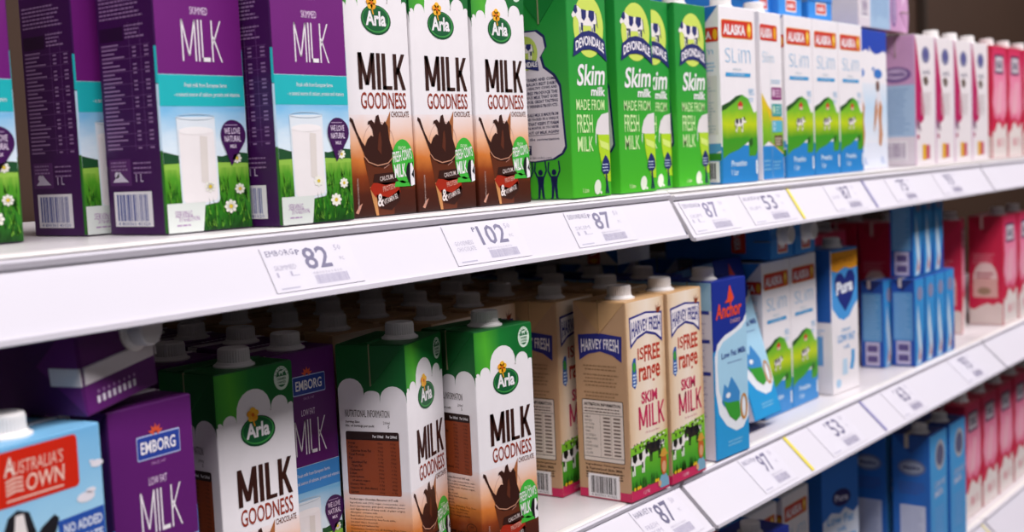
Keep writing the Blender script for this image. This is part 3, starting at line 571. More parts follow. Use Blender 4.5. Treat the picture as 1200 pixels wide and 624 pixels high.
# ---- white/magenta carton with lavender side
def magenta():
    W, D = 90, 60; P = Paint(.090, .060, .200)
    mg = mat('#b8165c')
    P.poly('F', [(1, 62), (1, 198), (8, 184), (20, 145), (32, 110), (40, 86), (36, 70), (20, 64)], mg, 2)
    P.poly('F', [(1, 62), (8, 72), (16, 66), (22, 56), (18, 50), (12, 60), (6, 52)], '#8a6a80', 3); P.ell('F', 10, 44, 5, 4, '#a8185c', 3)
    P.ell('F', 48, 170, 18, 13, '#7a7aa0', 3); P.ell('F', 48, 171, 12, 7, '#5a5a94', 4); P.text('F', 'Low Fat', 34, 140, 32, 8, '#8a8a9c', 3, bold=.02); P.poly('F', [(34, 134), (40, 124), (52, 122), (60, 130), (50, 138)], '#6a5a50', 3)
    P.micro('F', 24, 112, 50, 9, 4, '#d4c6c8', 3); P.rect('F', 28, 8, 16, 24, '#e4b020', 3); P.rect('F', 44, 9, 18, 22, '#c4506a', 3)
    P.rect('L', .8, .8, D-1.6, 198, mat('#cc9cc4'), 1); corner(P, .8, 199, mat('#d8b0cc')); P.rect('L', 8, 176, 14, 22, '#e0c4dc', 2)
    P.ell('L', 30, 140, 24, 12, '#7a5a94', 3); P.ell('L', 30, 141, 18, 8, '#c0a8cc', 4); P.text('L', 'Nestle', 18, 138, 26, 6, '#5a3a80', 5, bold=.03)
    P.rect('L', 1, 40, D-2, 84, mat('#a8c4e0'), 2); P.micro('L', 6, 118, 46, 16, 4.4, '#7a9cc8', 3, t=1.6, seed=3); P.rect('L', 1, 1, D-2, 44, mat('#e2d8e0'), 3); P.barcode('L', 12, 8, 34, 30, m='#7a5a8a', k=4)
    kind('magenta', P, mat('#ece4e6'), mat('#ece4e6'), mat('#cc9cc4'), capat=(45, 22))
magenta()
# ---- red/pink carton with navy badge
def strawberry():
    W, D = 88, 62; P = Paint(.088, .062, .200)
    rd = mat('#cc2348')
    pk = grad('strawberry_pink', [(.055, '#e4507c'), (.09, '#f09cb6'), (.14, '#ee8cac'), (.175, '#de4474'), (.2, '#cc2850')], noise=.03, nscale=(60, 60, 20))
    P.poly('F', [(8, 199), (4, 170), (12, 130), (4, 100), (14, 74), (30, 66), (44, 74), (60, 62), (78, 74), (W-1, 84), (W-1, 199)], pk, 2)
    P.poly('F', [(1, 1), (W-1, 1), (W-1, 62), (76, 60), (66, 50), (54, 56), (42, 64), (30, 62), (18, 50), (8, 44), (1, 50)], mat('#e8dcd8'), 3)
    P.rrect('F', 18, 150, 52, 34, 4, '#23204e', 4); P.rrect('F', 22, 154, 44, 26, 3, '#d8ccd4', 5); P.text('F', 'OAK', 27, 159, 34, 15, '#23204e', 6, bold=.04)
    P.poly('F', [(36, 80), (46, 80), (58, 134), (50, 138)], '#f2c4cc', 4); P.poly('F', [(24, 76), (34, 78), (30, 130), (24, 120)], '#f0b0be', 4); P.rect('F', 30, 20, 16, 14, '#d89098', 4); P.micro('F', 54, 34, 24, 3, 5, '#d8a0a4', 4)
    P.ell('L', 30, 84, 22, 32, '#e6c8c4', 2); P.rect('L', 8, 50, 44, 34, '#d8a8a0', 3); P.micro('L', 8, 130, 40, 4, 5, '#e88a9a', 3, t=2); P.micro('L', 14, 96, 32, 2, 7, '#b04a5a', 4, t=4); P.ell('L', 28, 62, 12, 7, '#a08068', 4)
    P.poly('L', [(1, 1), (D-1, 1), (D-1, 38), (52, 42), (44, 36), (34, 40), (20, 34), (10, 28), (1, 30)], mat('#dccac4'), 3)
    kind('strawberry', P, rd, mat('#c83a52'), mat('#bc2440'), capat=(44, 22), wide=.0026, seal=mat('#e0bcb4'))
strawberry()
# ---- white/blue with orange top band and heart
def heart():
    W, D = 80, 60; P = Paint(.080, .060, .200)
    P.rect('F', .9, 96, W-1.8, 103, mat('#4a9ade'), 1.5); P.rect('L', 1, 100, D-2, 99, mat('#1f5cae'), 1.5)
    P.poly('F', [(1, 172), (1, 196), (W-1, 196), (W-1, 172), (60, 170), (40, 174), (18, 168)], '#f0a024', 3); P.text('F', 'CALCIUM RICH', 8, 180, 62, 8, '#c87a10', 4, res=2, bold=.02)
    P.poly('F', [(40, 112), (20, 130), (10, 146), (10, 158), (18, 166), (30, 166), (40, 158), (50, 168), (64, 168), (72, 158), (70, 142), (58, 126)], mat('#23307e'), 4); P.text('F', 'Pura', 14, 136, 50, 18, '#e4e8f2', 5, bold=.05, shear=.1, rot=4)
    P.poly('F', [(1, 1), (W-1, 1), (W-1, 124), (66, 116), (52, 104), (36, 100), (20, 104), (8, 114), (1, 120)], WHITE, 2)
    P.text('F', 'CREAMY', 26, 84, 30, 5, '#7ab4e0', 5, res=2); P.text('F', 'LOW FAT', 16, 70, 52, 11, '#6aa8de', 5, bold=.03); P.text('F', 'milk', 34, 60, 18, 6, '#6aa8de', 5)
    P.poly('F', [(28, 24), (30, 46), (42, 46), (44, 24)], '#bcd8ee', 5); P.poly('F', [(50, 30), (56, 44), (56, 56), (66, 56), (66, 42), (60, 28)], '#4aa0dc', 5); P.ell('F', 16, 14, 7, 6, '#a8cce8', 5)
    P.rect('L', 12, 40, 34, 40, '#6aa8de', 3); P.micro('L', 10, 90, 40, 3, 4, '#9ac0e4', 3)
    kind('heart', P, WHITE, mat('#1f5cae'), mat('#1f5cae'), capat=(46, 22))
heart()
# ---- blue low fat carton
def bluelow(key, oval):
    W, D = 80, 60; P = Paint(.080, .060, .200)
    P.rect('F', .9, .9, W-1.8, 198, mat('#2c70c8') if not oval else mat('#4a9cd8'), 1); P.rect('L', .9, .9, D-1.8, 198, mat('#2766b8'), 1)
    if not oval:
        P.poly('F', [(1, 1), (W-1, 1), (W-1, 124), (68, 116), (50, 126), (38, 118), (20, 122), (1, 110)], mat('#d4dcec'), 2); P.rect('F', 8, 20, W-16, 66, '#4aa0dc', 3)
        P.ell('F', 42, 142, 20, 13, '#23205e', 3); P.text('F', 'Pura', 28, 137, 28, 10, '#c8c8e0', 4, bold=.03); P.text('F', 'Low Fat', 10, 104, 58, 13, '#5aa0dc', 4, bold=.02); P.text('F', 'milk', 32, 92, 20, 7, '#5aa0dc', 4, bold=.02)
    else:
        P.ell('F', 46, 162, 22, 24, '#a8a8b0', 3); P.ell('F', 46, 162, 17, 17, '#5a5a78', 4); P.text('F', 'LOW FAT', 20, 112, 50, 10, '#b8c4e0', 4, bold=.02); P.text('F', 'Milk', 20, 96, 40, 12, '#b8c4e0', 4, bold=.02, rot=4); P.micro('F', 20, 80, 44, 8, 7, '#7aa8e0', 4, t=3)
        P.ell('L', 31, 148, 22, 13, '#6a7498', 3); P.ell('L', 31, 148, 18, 9, '#a0a8bc', 4); P.text('L', 'Meadow', 17, 145, 28, 6, '#2a2a60', 5, bold=.03); P.micro('L', 10, 124, 42, 4, 5, '#44589c', 3, t=2.4)
        P.rrect('L', 12, 10, 40, 78, 1, '#c8cce0', 3); P.micro('L', 15, 84, 34, 14, 5, '#9098bc', 4, t=1.6)
    P.rect('T', 1, 1, W-2, D-2, mat('#28408c'), 1)
    kind(key, P, mat('#2c70c8'), mat('#28408c'), mat('#1d4c96'), capat=(24, 24), flap_v=30, seal=mat('#c4b8a4'), wide=.0032)
bluelow('lowfat', False); bluelow('oval', True)
# ---- small blue pack
def small():
    W, D = 44, 36; P = Paint(.044, .036, .134)
    P.rect('F', .6, .6, W-1.2, 132, mat('#3a94d6'), 1); P.poly('F', [(8, 2), (16, 24), (10, 60), (14, 96), (22, 66), (28, 40), (34, 4)], '#c8dcec', 2); P.poly('F', [(14, 6), (22, 30), (24, 12)], '#c86a5a', 3); P.ell('F', 24, 110, 12, 11, '#8a8cae', 3); P.poly('F', [(24, 2), (W-1, 2), (W-1, 56)], '#1c4aa4', 3)
    P.rect('L', .6, .6, D-1.2, 132, mat('#1f4ea8'), 1); P.rrect('L', 3, 40, D-6, 74, 2, '#5a98cc', 2); P.micro('L', 5, 110, D-11, 17, 4, '#8ab4dc', 3, t=1.8, seed=2); P.rect('L', 7, 3, D-14, 36, '#c0b8d4', 3)
    for y in (8, 24): P.rect('L', 10, y, D-20, 10, '#5a4c84', 4)
    kind('small', P, mat('#1f4ea8'), mat('#2a5ab0'), mat('#182a6a'), cap=False, flap_v=18, seal=mat('#cfc4c0'), wide=.0022)
small()
# ---- Australian carton: sky blue, red sign, cow
def outback():
    W, D = 92, 62; P = Paint(.092, .062, .200)
    sk = grad('outback_sky', [(0, '#5aa8dc'), (.07, '#9cd0ee'), (.14, '#a8d8f2'), (.2, '#74b8e6')], noise=.02, nscale=(25, 25, 50))
    P.rect('F', .9, .9, W-1.8, 198, sk, 1); P.rect('T', 1, 1, W-2, D-2, mat('#7ab8e0'), 1); corner(P, 1, 199, mat('#8cc8ea'), side='R')
    P.rrect('F', 1, 166, 73, 31, 3, '#d0240c', 3); m_ = lambda x: 22+(x-8)*.8
    P.text('F', "USTRALIA'S", m_(15), 183, 35, 7.6, '#e8c0b0', 4, bold=.0, shear=.12); P.text('F', 'A', m_(7), 183, 7, 10.5, '#f0dcd0', 5, bold=.01, shear=.12); P.text('F', 'OWN', m_(25), 172, 27, 9.5, '#ecc8b8', 4, bold=.01, shear=.1)
    for i in range(4): P.poly('F', [(m_(x), 172+y+i*2.4) for x, y in ((8, 0), (16, 1.4), (23, .8), (23, 2), (15, 2.6), (8, 1.3))], '#ecc8b8', 4)
    P.rect('F', m_(8), 168.6, 40, 1, '#ecc8b8', 4)
    P.poly('F', [(57, 127), (W-1, 127), (W-1, 150), (56, 149)], '#2450a8', 4); P.text('F', 'NO ADDED', 60, 140, 29, 6, '#d8e0f0', 5, bold=.03, res=2); P.text('F', 'PERMEATE', 60, 131, 29, 6, '#d8e0f0', 5, bold=.03, res=2)
    for x, y, a in ((78, 158, 7), (88, 176, 5), (82, 161, 4), (84, 178, 2)): P.ell('F', x, y, a, a*.45, '#e8e4ec', 3, n=12)
    # cow looking out
    U = lambda pts: [(m_(x), y+40) for x, y in pts]
    P.poly('F', U([(2, 70), (2, 110), (8, 120), (16, 123), (26, 120), (31, 108), (32, 84), (28, 60), (6, 60)]), '#1c1a20', 4)
    P.poly('F', U([(12, 60), (10, 100), (14, 120), (21, 120), (24, 104), (24, 60)]), '#ece4e2', 5); P.ell('F', m_(17), 126, 6, 8, '#d8b4a8', 6)
    P.poly('F', U([(30, 104), (36, 109), (48, 114), (52, 111), (48, 103), (34, 99)]), '#1c1a20', 4); P.poly('F', U([(4, 104), (-4, 109), (-12, 114), (-16, 111), (-8, 103), (0, 99)]), '#1c1a20', 4)
    P.ell('F', m_(6.5), 146, 1.5, 2.2, '#0c0a0c', 6); P.ell('F', m_(28), 146, 1.5, 2.2, '#0c0a0c', 6)
    P.poly('F', [(1, 1), (W-1, 1), (W-1, 50), (60, 56), (30, 50), (1, 56)], grad('paddock', [(0, '#2c7a1e'), (.055, '#8ac03a')], noise=.01), 3)
    kind('outback', P, mat('#7cb8e2'), mat('#7ab8e0'), mat('#7ab8e0'), capat=(44, 24), flap_v=30, seal=mat('#dcdde2'))
outback()

# ================================================================== the shelving
def shelf(name, x0, x1, zs, lip, rail_out, rail_drop, label, depth=.44):
    """gondola shelf: steel board, rolled front lip, groove, tilted price rail"""
    r = bpy.data.objects.new(name, None); COL.objects.link(r); r.location = ((x0+x1)/2, 0, zs); tag(r, label, 'shelf', None)
    steel = mat('#dcd6d8', rough=.34, noise=.02, scale=12); rail = mat('#d0ccd5', rough=.5, spec=.3, noise=.015, scale=8); edge = mat('#ece8e4', rough=.3, noise=.01)
    L = (x1-x0)/2-.0012
    def ext(nm, prof, m, closed=True, l=L, sm=False):
        if nm == 'price_rail': l = L-.0028
        n = len(prof); V = [(s*l, y, z) for s in (-1, 1) for y, z in prof]; F = [(i, (i+1) % n, n+(i+1) % n, n+i) for i in range(n if closed else n-1)]
        if closed: F += [tuple(range(n))[::-1], tuple(range(n, 2*n))]
        bm = bmesh.new(); vv = [bm.verts.new(v) for v in V]
        for f in F: bm.faces.new([vv[i] for i in f])
        bmesh.ops.recalc_face_normals(bm, faces=bm.faces); return obj(nm, bm_mesh(bm, nm, m), r)
    ext('board', [(.010, 0), (depth, 0), (depth, -.004), (depth-.012, -.004), (depth-.012, -.03), (depth-.016, -.03), (depth-.016, -.004), (.016, -.004), (.016, -.03), (.010, -.03)], steel)
    # rolled front lip
    ext('lip', [(.0098, -.0003), (.0085, -.0002), (.006, -.0002), (.0038, -.0004), (.0025, -.0012), (.002, -.0022), (.0035, -.003), (.0035, -.028), (.0098, -.028)], edge)
    # rail: ridge, tilted face, returned bottom
    y0, zt = .0018, lip-zs; yb, zb = -rail_out, lip-zs-rail_drop
    dy, dz = yb-y0, zb-zt
    g = ext('price_rail', [(y0, zt+.005), (y0-.0034, zt+.006), (y0-.0052, zt+.0044), (y0-.0040, zt+.0006), (y0-.0022, zt), (yb, zb+.002), (yb-.0022, zb+.0022), (yb-.0026, zb-.0012), (yb, zb-.002), (yb+.003, zb-.001), (y0+.0016, zt-.004), (y0+.0016, zt+.003)], rail)
    return r
def on_rail(R, x, s, out=.0004):
    """point on a rail face: x along the aisle, s 0 (top) .. 1 (bottom)"""
    lip, o, d = R; y0, z0, y1, z1 = -.0004, lip, -o, lip-d+.002
    n = Vector((0, -(z0-z1), (y0-y1)*-1)).normalized(); n = Vector((0, -d, -(o-.0004))).normalized() if False else Vector((0, -d, o-.0004)).normalized()
    return Vector((x, y0+(y1-y0)*s, z0+(z1-z0)*s))+n*out
def tagged(R, x0, x1, s0, s1, what, label, name='price_tag', cat='price tag', group=None, color='#d2ced8', tex=None, out=.0005):
    """thin paper/plastic slip lying in the rail; drawings in unit coordinates (u 0..1 left-right, v 0..1 bottom-top)"""
    a, b, c = on_rail(R, x0, s1, 0), on_rail(R, x1, s1, 0), on_rail(R, x0, s0, 0)
    n = (b-a).cross(c-a).normalized(); W, Hh = (b-a).length*1000, (c-a).length*1000
    V, F, M, mats = [], [], [], []
    P = Paint(W/1000, .0003, Hh/1000); P.EPS = .00006
    if what: what(P, W, Hh)
    bm = bmesh.new(); me = P.build(name, mat(color, rough=.5)) if False else None
    # slip body
    t = .0003; Vb = [(0, 0, 0), (W/1000, 0, 0), (W/1000, 0, Hh/1000), (0, 0, Hh/1000), (0, t, 0), (W/1000, t, 0), (W/1000, t, Hh/1000), (0, t, Hh/1000)]
    Fb = [(0, 1, 2, 3), (7, 6, 5, 4), (0, 4, 5, 1), (1, 5, 6, 2), (2, 6, 7, 3), (3, 7, 4, 0)]
    bi = P.mi(mat(color, rough=.5, spec=.3)); nv = 8
    me = bpy.data.meshes.new(name); me.from_pydata(Vb+P.V, [], Fb+[tuple(i+nv for i in f) for f in P.F])
    for m in P.mats: me.materials.append(m)
    me.polygons.foreach_set('material_index', [bi]*6+P.M); me.update()
    o = obj(name, me); ex = (b-a).normalized(); ez = (c-a).normalized(); ey = -n
    Mx = Matrix((ex, ey, ez)).transposed().to_4x4(); Mx.translation = a+n*(t+out*.6); o.matrix_world = Mx
    tag(o, label, cat, group); return o
def price(big, small='', name='', ink='#5a5478', sub=''):
    def f(P, W, H):
        P.rect('F', .4, .4, .25, H-.8, '#c8c4d0', 1)
        if name: P.text('F', name, W*.04, H*.80, W*.30, H*.13, ink, 2, res=1)
        if sub:
            for i, t in enumerate(sub.split('|')): P.text('F', t, W*.07, H*(.48-i*.15), W*.24, H*.11, '#a29cb2', 2, res=1)
        P.text('F', 'P', W*.36, H*.78, W*.05, H*.12, ink, 2, bold=.02, res=1); P.text('F', big, W*.42, H*.42, W*.29 if len(big) < 3 else W*.36, H*.50, ink, 2, bold=.015, res=2)
        P.text('F', small or '50', W*.80, H*.78, W*.08, H*.13, '#a29cb2', 2, res=1); P.text('F', 'PC', W*.82, H*.55, W*.05, H*.08, '#a29cb2', 2, res=1)
        P.text('F', '4800361410', W*.45, H*.30, W*.34, H*.06, '#b0aabc', 2, res=1)
        r = random.Random(W); x = W*.46
        while x < W*.84: b = r.choice((.4, .7)); P.rect('F', x, H*.08, b, H*.2, '#a6a0ba', 2); x += b+r.choice((.35, .6))
        P.rect('F', W*.06, H*.06, W*.2, H*.03, '#a8a4b8', 2)
    return f
ZU, ZL, ZT = 1.4565, 1.1515, .8385
BAYS = [(.105, 1.160), (1.160, 2.212), (2.212, 3.264)]
U1 = (1.4472, .020, .0382); U2 = (1.4452, .024, .0400); LR = (1.1450, .040, .0400); TR = (.8320, .040, .0400)
names = ['left-hand', 'middle', 'right-hand']
for i, (a, b) in enumerate(BAYS):
    R = U1 if i == 0 else U2
    w = ['below the purple and chocolate cartons', 'below the white cartons with red badges', 'below the pink cartons far along the aisle'][i]
    shelf('store_shelf', a, b, ZU, R[0], R[1], R[2], 'white steel upper shelf with price rail '+w)
    w = ['that carries the kraft paper and chocolate cartons', 'that carries the small blue packs', 'behind the joint, far along the aisle'][i]
    shelf('store_shelf', a, b, ZL, LR[0], LR[1], LR[2], 'white steel middle shelf '+w)
    w = ['at the foot of the picture, mostly out of view', 'under the blue low fat cartons', 'under the pink cartons at bottom right'][i]
    shelf('store_shelf', a, b, ZT, TR[0], TR[1], TR[2], 'white steel lowest shelf '+w)
# uprights and back panel
def boxobj(name, x0, x1, y0, y1, z0, z1, m, kind_=None, bev=0):
    bm = bmesh.new(); box_bm(bm, x0, x1, y0, y1, z0, z1, bev); return obj(name, bm_mesh(bm, name, m), None, kind_)
boxobj('wall_back', -.9, 6, .462, .48, 0, 2.2, mat('#3a2415', rough=.7, noise=.1, scale=6), 'structure')
boxobj('floor', -3, 6, -3.2, .48, -.02, 0, mat('#6c6660', rough=.35, noise=.06, scale=3), 'structure')
for x in (.105, 1.160, 2.212, 3.264):
    o = boxobj('shelf_upright', x-.012, x+.012, .441, .461, 0, 2.1, mat('#33271f', rough=.5), None, .001)
    tag(o, {.105: 'steel upright post at the hidden end of the shelving', 1.160: 'steel upright post behind the joint beside the upright navy carton', 2.212: 'steel upright post behind the joint near the red cartons', 3.264: 'steel upright post at the far end of the shelving'}[x], 'shelf post', 'shelving uprights')

# ---- price tags and dividers in the rails
tagged(U1, .592, .678, .10, .93, price('82', '50', 'EMBORG', sub='SKIMMED|1 L'), 'white price tag reading 82 on the rail under the purple cartons', group='price tags on the upper rail')
tagged(U1, .786, .886, .06, .93, price('102', '50', '', sub='GOODNESS|CHOCOLATE'), 'white price tag reading 102 under the chocolate milk cartons', group='price tags on the upper rail')
tagged(U1, .960, 1.060, .06, .93, price('87', '50', 'DEVONDALE', sub='SKIM|1L'), 'white price tag reading 87 under the first green carton', group='price tags on the upper rail')
tagged(U2, 1.172, 1.275, .06, .93, price('87', '50', 'DEVONDALE', sub='SKIM|1L', ink='#6a6488'), 'price tag reading 87 just right of the rail joint', group='price tags on the upper rail')
tagged(U2, 1.310, 1.425, .06, .93, price('53', '', 'ALASKA', sub='SLIM'), 'price tag reading 53 left of the yellow strip on the upper rail', group='price tags on the upper rail')
tagged(U2, 1.545, 1.650, .06, .93, price('87', '', '', sub='LOW FAT'), 'blurred price tag left of the dark line on the upper rail', group='price tags on the upper rail')
tagged(U2, 1.76, 1.86, .06, .93, price('75', '', ''), 'blurred price tag below the white carton with a running figure', group='price tags on the upper rail')
tagged(U2, 1.96, 2.07, .06, .93, price('93', '', ''), 'blurred price tag below the magenta and white cartons', group='price tags on the upper rail')
tagged(U1, .600-.02, 1.15, .06, .93, None, 'long clear strip lining the upper rail', name='rail_liner', cat='rail liner', color='#dfdbe6', out=-.0003) if False else None
tagged(LR, 1.052, 1.142, .04, .94, price('87', '50', 'HARVEY', sub='FRESH|SKIM', ink='#3a3460'), 'white price tag reading 87 left of the middle shelf joint', group='price tags on the middle rail')
tagged(LR, 1.288, 1.372, .04, .94, price('97', '', 'ANCHOR'), 'white price tag left of the yellow strip on the middle rail', group='price tags on the middle rail')
tagged(LR, 1.480, 1.590, .04, .94, price('53', '', ''), 'blurred price tag right of the yellow strip on the middle rail', group='price tags on the middle rail')
tagged(LR, 1.73, 1.83, .04, .94, price('63', '', ''), 'blurred price tag on the middle rail under the blue packs', group='price tags on the middle rail')
tagged(LR, 2.02, 2.12, .04, .94, price('93', '', ''), 'blurred price tag on the middle rail near its right joint', group='price tags on the middle rail')
tagged(TR, 2.02, 2.13, .04, .94, price('93', '', ''), 'blurred price tag on the lowest rail at bottom right', group='price tags on the lowest rail')
for R, x, c, l in ((U2, 1.437, '#e0cf4a', 'thin yellow divider strip across the upper price rail'), (U2, 1.676, '#8c88b4', 'thin violet divider strip across the upper price rail'), (LR, 1.410, '#dccb3c', 'thin yellow divider strip across the middle price rail'), (LR, 1.652, '#8480b0', 'thin violet divider strip across the middle price rail'), (TR, 2.10+.09, '#d8cc7a', 'thin yellow divider strip across the lowest price rail')):
    tagged(R, x, x+.007, .02, .97, None, l, name='divider_strip', cat='divider strip', group='coloured divider strips', color=c, out=.0012)

# ================================================================== upper shelf stock
G = 'cartons on the upper shelf'
carton('purple', .4080, .100, ZU, 0, 'purple milk carton cut off by the left edge of the picture, meadow front showing', G)
carton('purple', .5320, .104, ZU, -1, 'purple milk carton showing mainly its text side, second on the upper shelf', G)
carton('purple', .5440, .032, ZU, -1, 'purple skimmed milk carton with its nutrition side and full meadow front showing', G)
carton('purple', .6225, .006, ZU, 0, 'purple skimmed milk carton touching the first chocolate milk carton', G)
K = 'chocolate milk cartons on the upper shelf'
carton('choc', .7075, .020, ZU, 0, 'white, green and brown chocolate milk carton next to the purple cartons', K)
carton('choc', .7860, .020, ZU, 0, 'chocolate milk carton in the middle of the upper shelf trio', K)
carton('choc', .8665, .020, ZU, 0, 'chocolate milk carton touching the green cartons on the upper shelf', K)
K = 'green cartons on the upper shelf'
carton('green', .9840, .002, ZU, 2, 'green skim milk carton showing the milk can drawing on its side', K)
carton('green', 1.0770, .008, ZU, 0, 'green skim milk carton second in the green row, overlapping the third', K)
carton('green', 1.1490, .030, ZU, 0, 'green skim milk carton set back, left half of its front hidden', K)
carton('green', 1.2230, .024, ZU, 0, 'green skim milk carton touching the white cartons with red badges', K)
K = 'white slim milk cartons on the upper shelf'
carton('slim', 1.3020, .012, ZU, -3, 'white and blue low fat carton nearest the green cartons, bar code on its side', K)
carton('slim_side', 1.4050, .012, ZU, 2, 'white carton turned to show its purple and teal information icons', K)
carton('slim', 1.4740, .012, ZU, 0, 'white low fat carton with hill picture, right of the turned one', K, cap=False)
carton('slim', 1.5580, .012, ZU, 0, 'white low fat carton with hill picture, second from the right of its row', K, cap=False)
carton('slim', 1.6420, .012, ZU, 0, 'white low fat carton with hill picture at the right end of its row', K, cap=False)
carton('runner', 1.7260, .030, ZU, 0, 'white carton with blue top half hidden beside the hill-picture cartons', G, cap=False)
carton('runner', 1.7995, .032, ZU, 0, 'white carton with blue top and printed running figure', G, cap=False)
K = 'magenta and white cartons on the upper shelf'
for i in range(4):
    carton('magenta', 1.948+i*.0935, .016, ZU, 0, ['magenta and white carton with lavender side, first of four', 'magenta and white carton, second from the lavender side', 'magenta and white carton, third from the lavender side', 'magenta and white carton touching the red strawberry cartons'][i], K, cap=i > 0)
for i in range(3):
    carton('strawberry', 2.335+i*.100, .014, ZU, 0, ['red and pink strawberry carton first after the magenta ones, upper shelf', 'red and pink strawberry carton second after the magenta ones, upper shelf', 'red and pink strawberry carton last at the right edge, upper shelf'][i], 'strawberry cartons on the upper shelf')
# lying packs on top of the upper row
def pack(key, x, y, z, rot, label, group, **k): return carton(key, x, y, z, 0, label, group, rot=tuple(radians(a) for a in rot), **k)
def blue_pack():
    W, D = 66, 46; P = Paint(.066, .046, .150); b = mat('#2f80d4')
    P.rect('F', .8, .8, W-1.6, 148, b, 1); P.rect('T', 1, 1, W-2, D-2, mat('#3a8cdc'), 1)
    P.rrect('F', 10, 96, 46, 22, 3, '#e6dcd8', 2); P.rrect('F', 12, 98, 42, 18, 2, '#cf3a26', 3); P.text('F', 'ALASKA', 15, 102, 30, 9, WHITE, 4, bold=.04); P.rrect('F', 12, 12, 40, 20, 2, '#e6dcd8', 2)
    P.rrect('T', 20, 6, 30, 16, 2, '#e6dcd8', 2); P.rrect('T', 22, 8, 26, 12, 2, '#cf3a26', 3); P.text('T', 'ALASKA', 24, 11, 20, 6, WHITE, 4, bold=.04)
    P.rrect('L', 8, 96, 30, 20, 2, '#cf3a26', 2); P.text('L', 'ALASKA', 10, 100, 24, 9, WHITE, 3, bold=.04)
    kind('bluepack', P, b, b, b, capat=(33, 30), flap_v=22, cap=False)
blue_pack()
zt = ZU+.2145
K = 'small blue packs lying on the upper cartons'
for x, y, a, l in ((1.435, .190, 6, 'small blue pack lying above the turned white carton'), (1.516, .186, -2, 'small blue pack lying above the hill-picture cartons'), (1.600, .180, -4, 'small blue pack lying on the last hill-picture cartons')):
    pack('bluepack', x, y, ZU+.2022+.0012, (90, 0, a), l, K)
# ================================================================== middle shelf stock
K = 'front row on the middle shelf'
carton('outback', .3632, -.0195, ZL, 8, 'sky blue carton with red sign and cow face at bottom left', K)
carton('purple_low', .4725, .012, ZL, 4, 'purple low fat milk carton beside the sky blue carton', K, cap=False)
carton('choc', .5965, .058, ZL, 0, 'chocolate milk carton behind the purple low fat one, dim left side', 'chocolate milk cartons on the middle shelf')
carton('purple_low', .6745, .084, ZL, 0, 'purple milk carton half hidden between two chocolate milk cartons', K)
carton('choc', .7620, .022, ZL, 17, 'chocolate milk carton turned to show its full nutrition table', 'chocolate milk cartons on the middle shelf')
carton('choc', .8385, .0115, ZL, -4, 'chocolate milk carton standing foremost, white front and net volume on side', 'chocolate milk cartons on the middle shelf')
K = 'kraft cartons on the middle shelf'
carton('kraft', 1.0420, .0680, ZL, 2, 'kraft paper skim milk carton standing in shade behind the front kraft carton', K)
carton('kraft', 1.0570, -.004, ZL, -1, 'kraft paper skim milk carton standing foremost with nutrition side showing', K)
carton('kraft', 1.1350, -.006, ZL, 0, 'kraft paper skim milk carton between the foremost kraft one and the navy one', K)
K = 'front row on the middle shelf'
carton('swoosh', 1.2440, .000, ZL, -3, 'navy and sky blue low fat milk carton next to the kraft cartons', K)
carton('swoosh', 1.3830, .020, ZL+.0158, 0, 'navy and sky blue milk carton leaning back, right of the upright one', K, rot=(radians(-15), 0, 0), cap=False)
K = 'white slim milk cartons on the middle shelf'
carton('slim', 1.5080, .108, ZL, 0, 'white hill-picture carton half hidden behind the carton leaning back, middle shelf', K)
carton('slim', 1.4620, .045, ZL, 0, 'white hill-picture carton right of the carton leaning back, middle shelf', K, cap=False)
carton('slim', 1.5460, .045, ZL, 0, 'white hill-picture carton beside the orange-topped carton, middle shelf', K, cap=False)
carton('heart', 1.6480, .032, ZL, -4, 'white and blue carton with orange top band and navy heart', 'front row on the middle shelf')
K = 'small blue packs on the middle shelf'
SP = [(1.878, .046, 0), (1.906, .008, 0), (1.955, .008, 0), (2.002, .008, 0), (2.049, .008, 0)]
ds = ['leftmost small blue pack at shelf level, side panel facing out', 'small blue pack at shelf level, first with its front showing', 'small blue pack at shelf level, third from the orange-topped carton', 'small blue pack at shelf level, fourth from the orange-topped carton', 'small blue pack at shelf level, last before the red cartons']
for (x, y, a), l in zip(SP, ds): carton('small', x, y, ZL, a, l, K, cat='milk pack', name='milk_pack')
du = ['small blue pack of the upper tier, side panel facing out', 'small blue pack in the middle of the upper tier', 'small blue pack of the upper tier nearest the red cartons']
for i, l in enumerate(du): carton('small', 1.916+i*.047, .012, ZL+.1358, 0, l, K, cat='milk pack', name='milk_pack')
K = 'strawberry cartons on the middle shelf'
carton('strawberry', 2.2560, .046, ZL, 14, 'red strawberry carton right of the blue packs with cream glass on its side', K)
carton('strawberry', 2.3850, .012, ZL, 0, 'red strawberry carton second from the blue packs, middle shelf', K)
carton('strawberry', 2.4850, .012, ZL, 0, 'red strawberry carton at the right edge, middle shelf', K)
# rows of stock receding into the shade
ordn = ['second', 'third', 'fourth', 'fifth', 'sixth']
def column(key, x, y0, n, who, jit=.004, step=.066, z=ZL, first=0, cat='milk carton'):
    r = random.Random(x)
    for i in range(n):
        y = y0+i*step
        if y+.064 > .44: break
        carton(key, x+r.uniform(-jit, jit), y, z, r.uniform(-1.5, 1.5), f'shaded carton, {ordn[i+first]} row back, behind {who}', 'shaded rows on the middle shelf', full=i < 2)
column('purple_low', .385, .215, 2, 'the sky blue carton with the cow')
column('purple_low', .480, .215, 3, 'the purple low fat carton')
column('purple_low', .598, .132, 4, 'the dim chocolate milk carton')
column('purple_low', .688, .150, 4, 'the half hidden purple carton')
column('kraft', .782, .122, 4, 'the turned chocolate milk carton')
column('kraft', .866, .084, 5, 'the foremost chocolate milk carton')
column('kraft', .955, .110, 4, 'the gap beside the kraft cartons')
column('kraft', 1.046, .138, 4, 'the shaded kraft carton')
column('kraft', 1.138, .066, 5, 'the middle kraft carton')
column('swoosh', 1.246, .078, 4, 'the navy and sky blue carton')
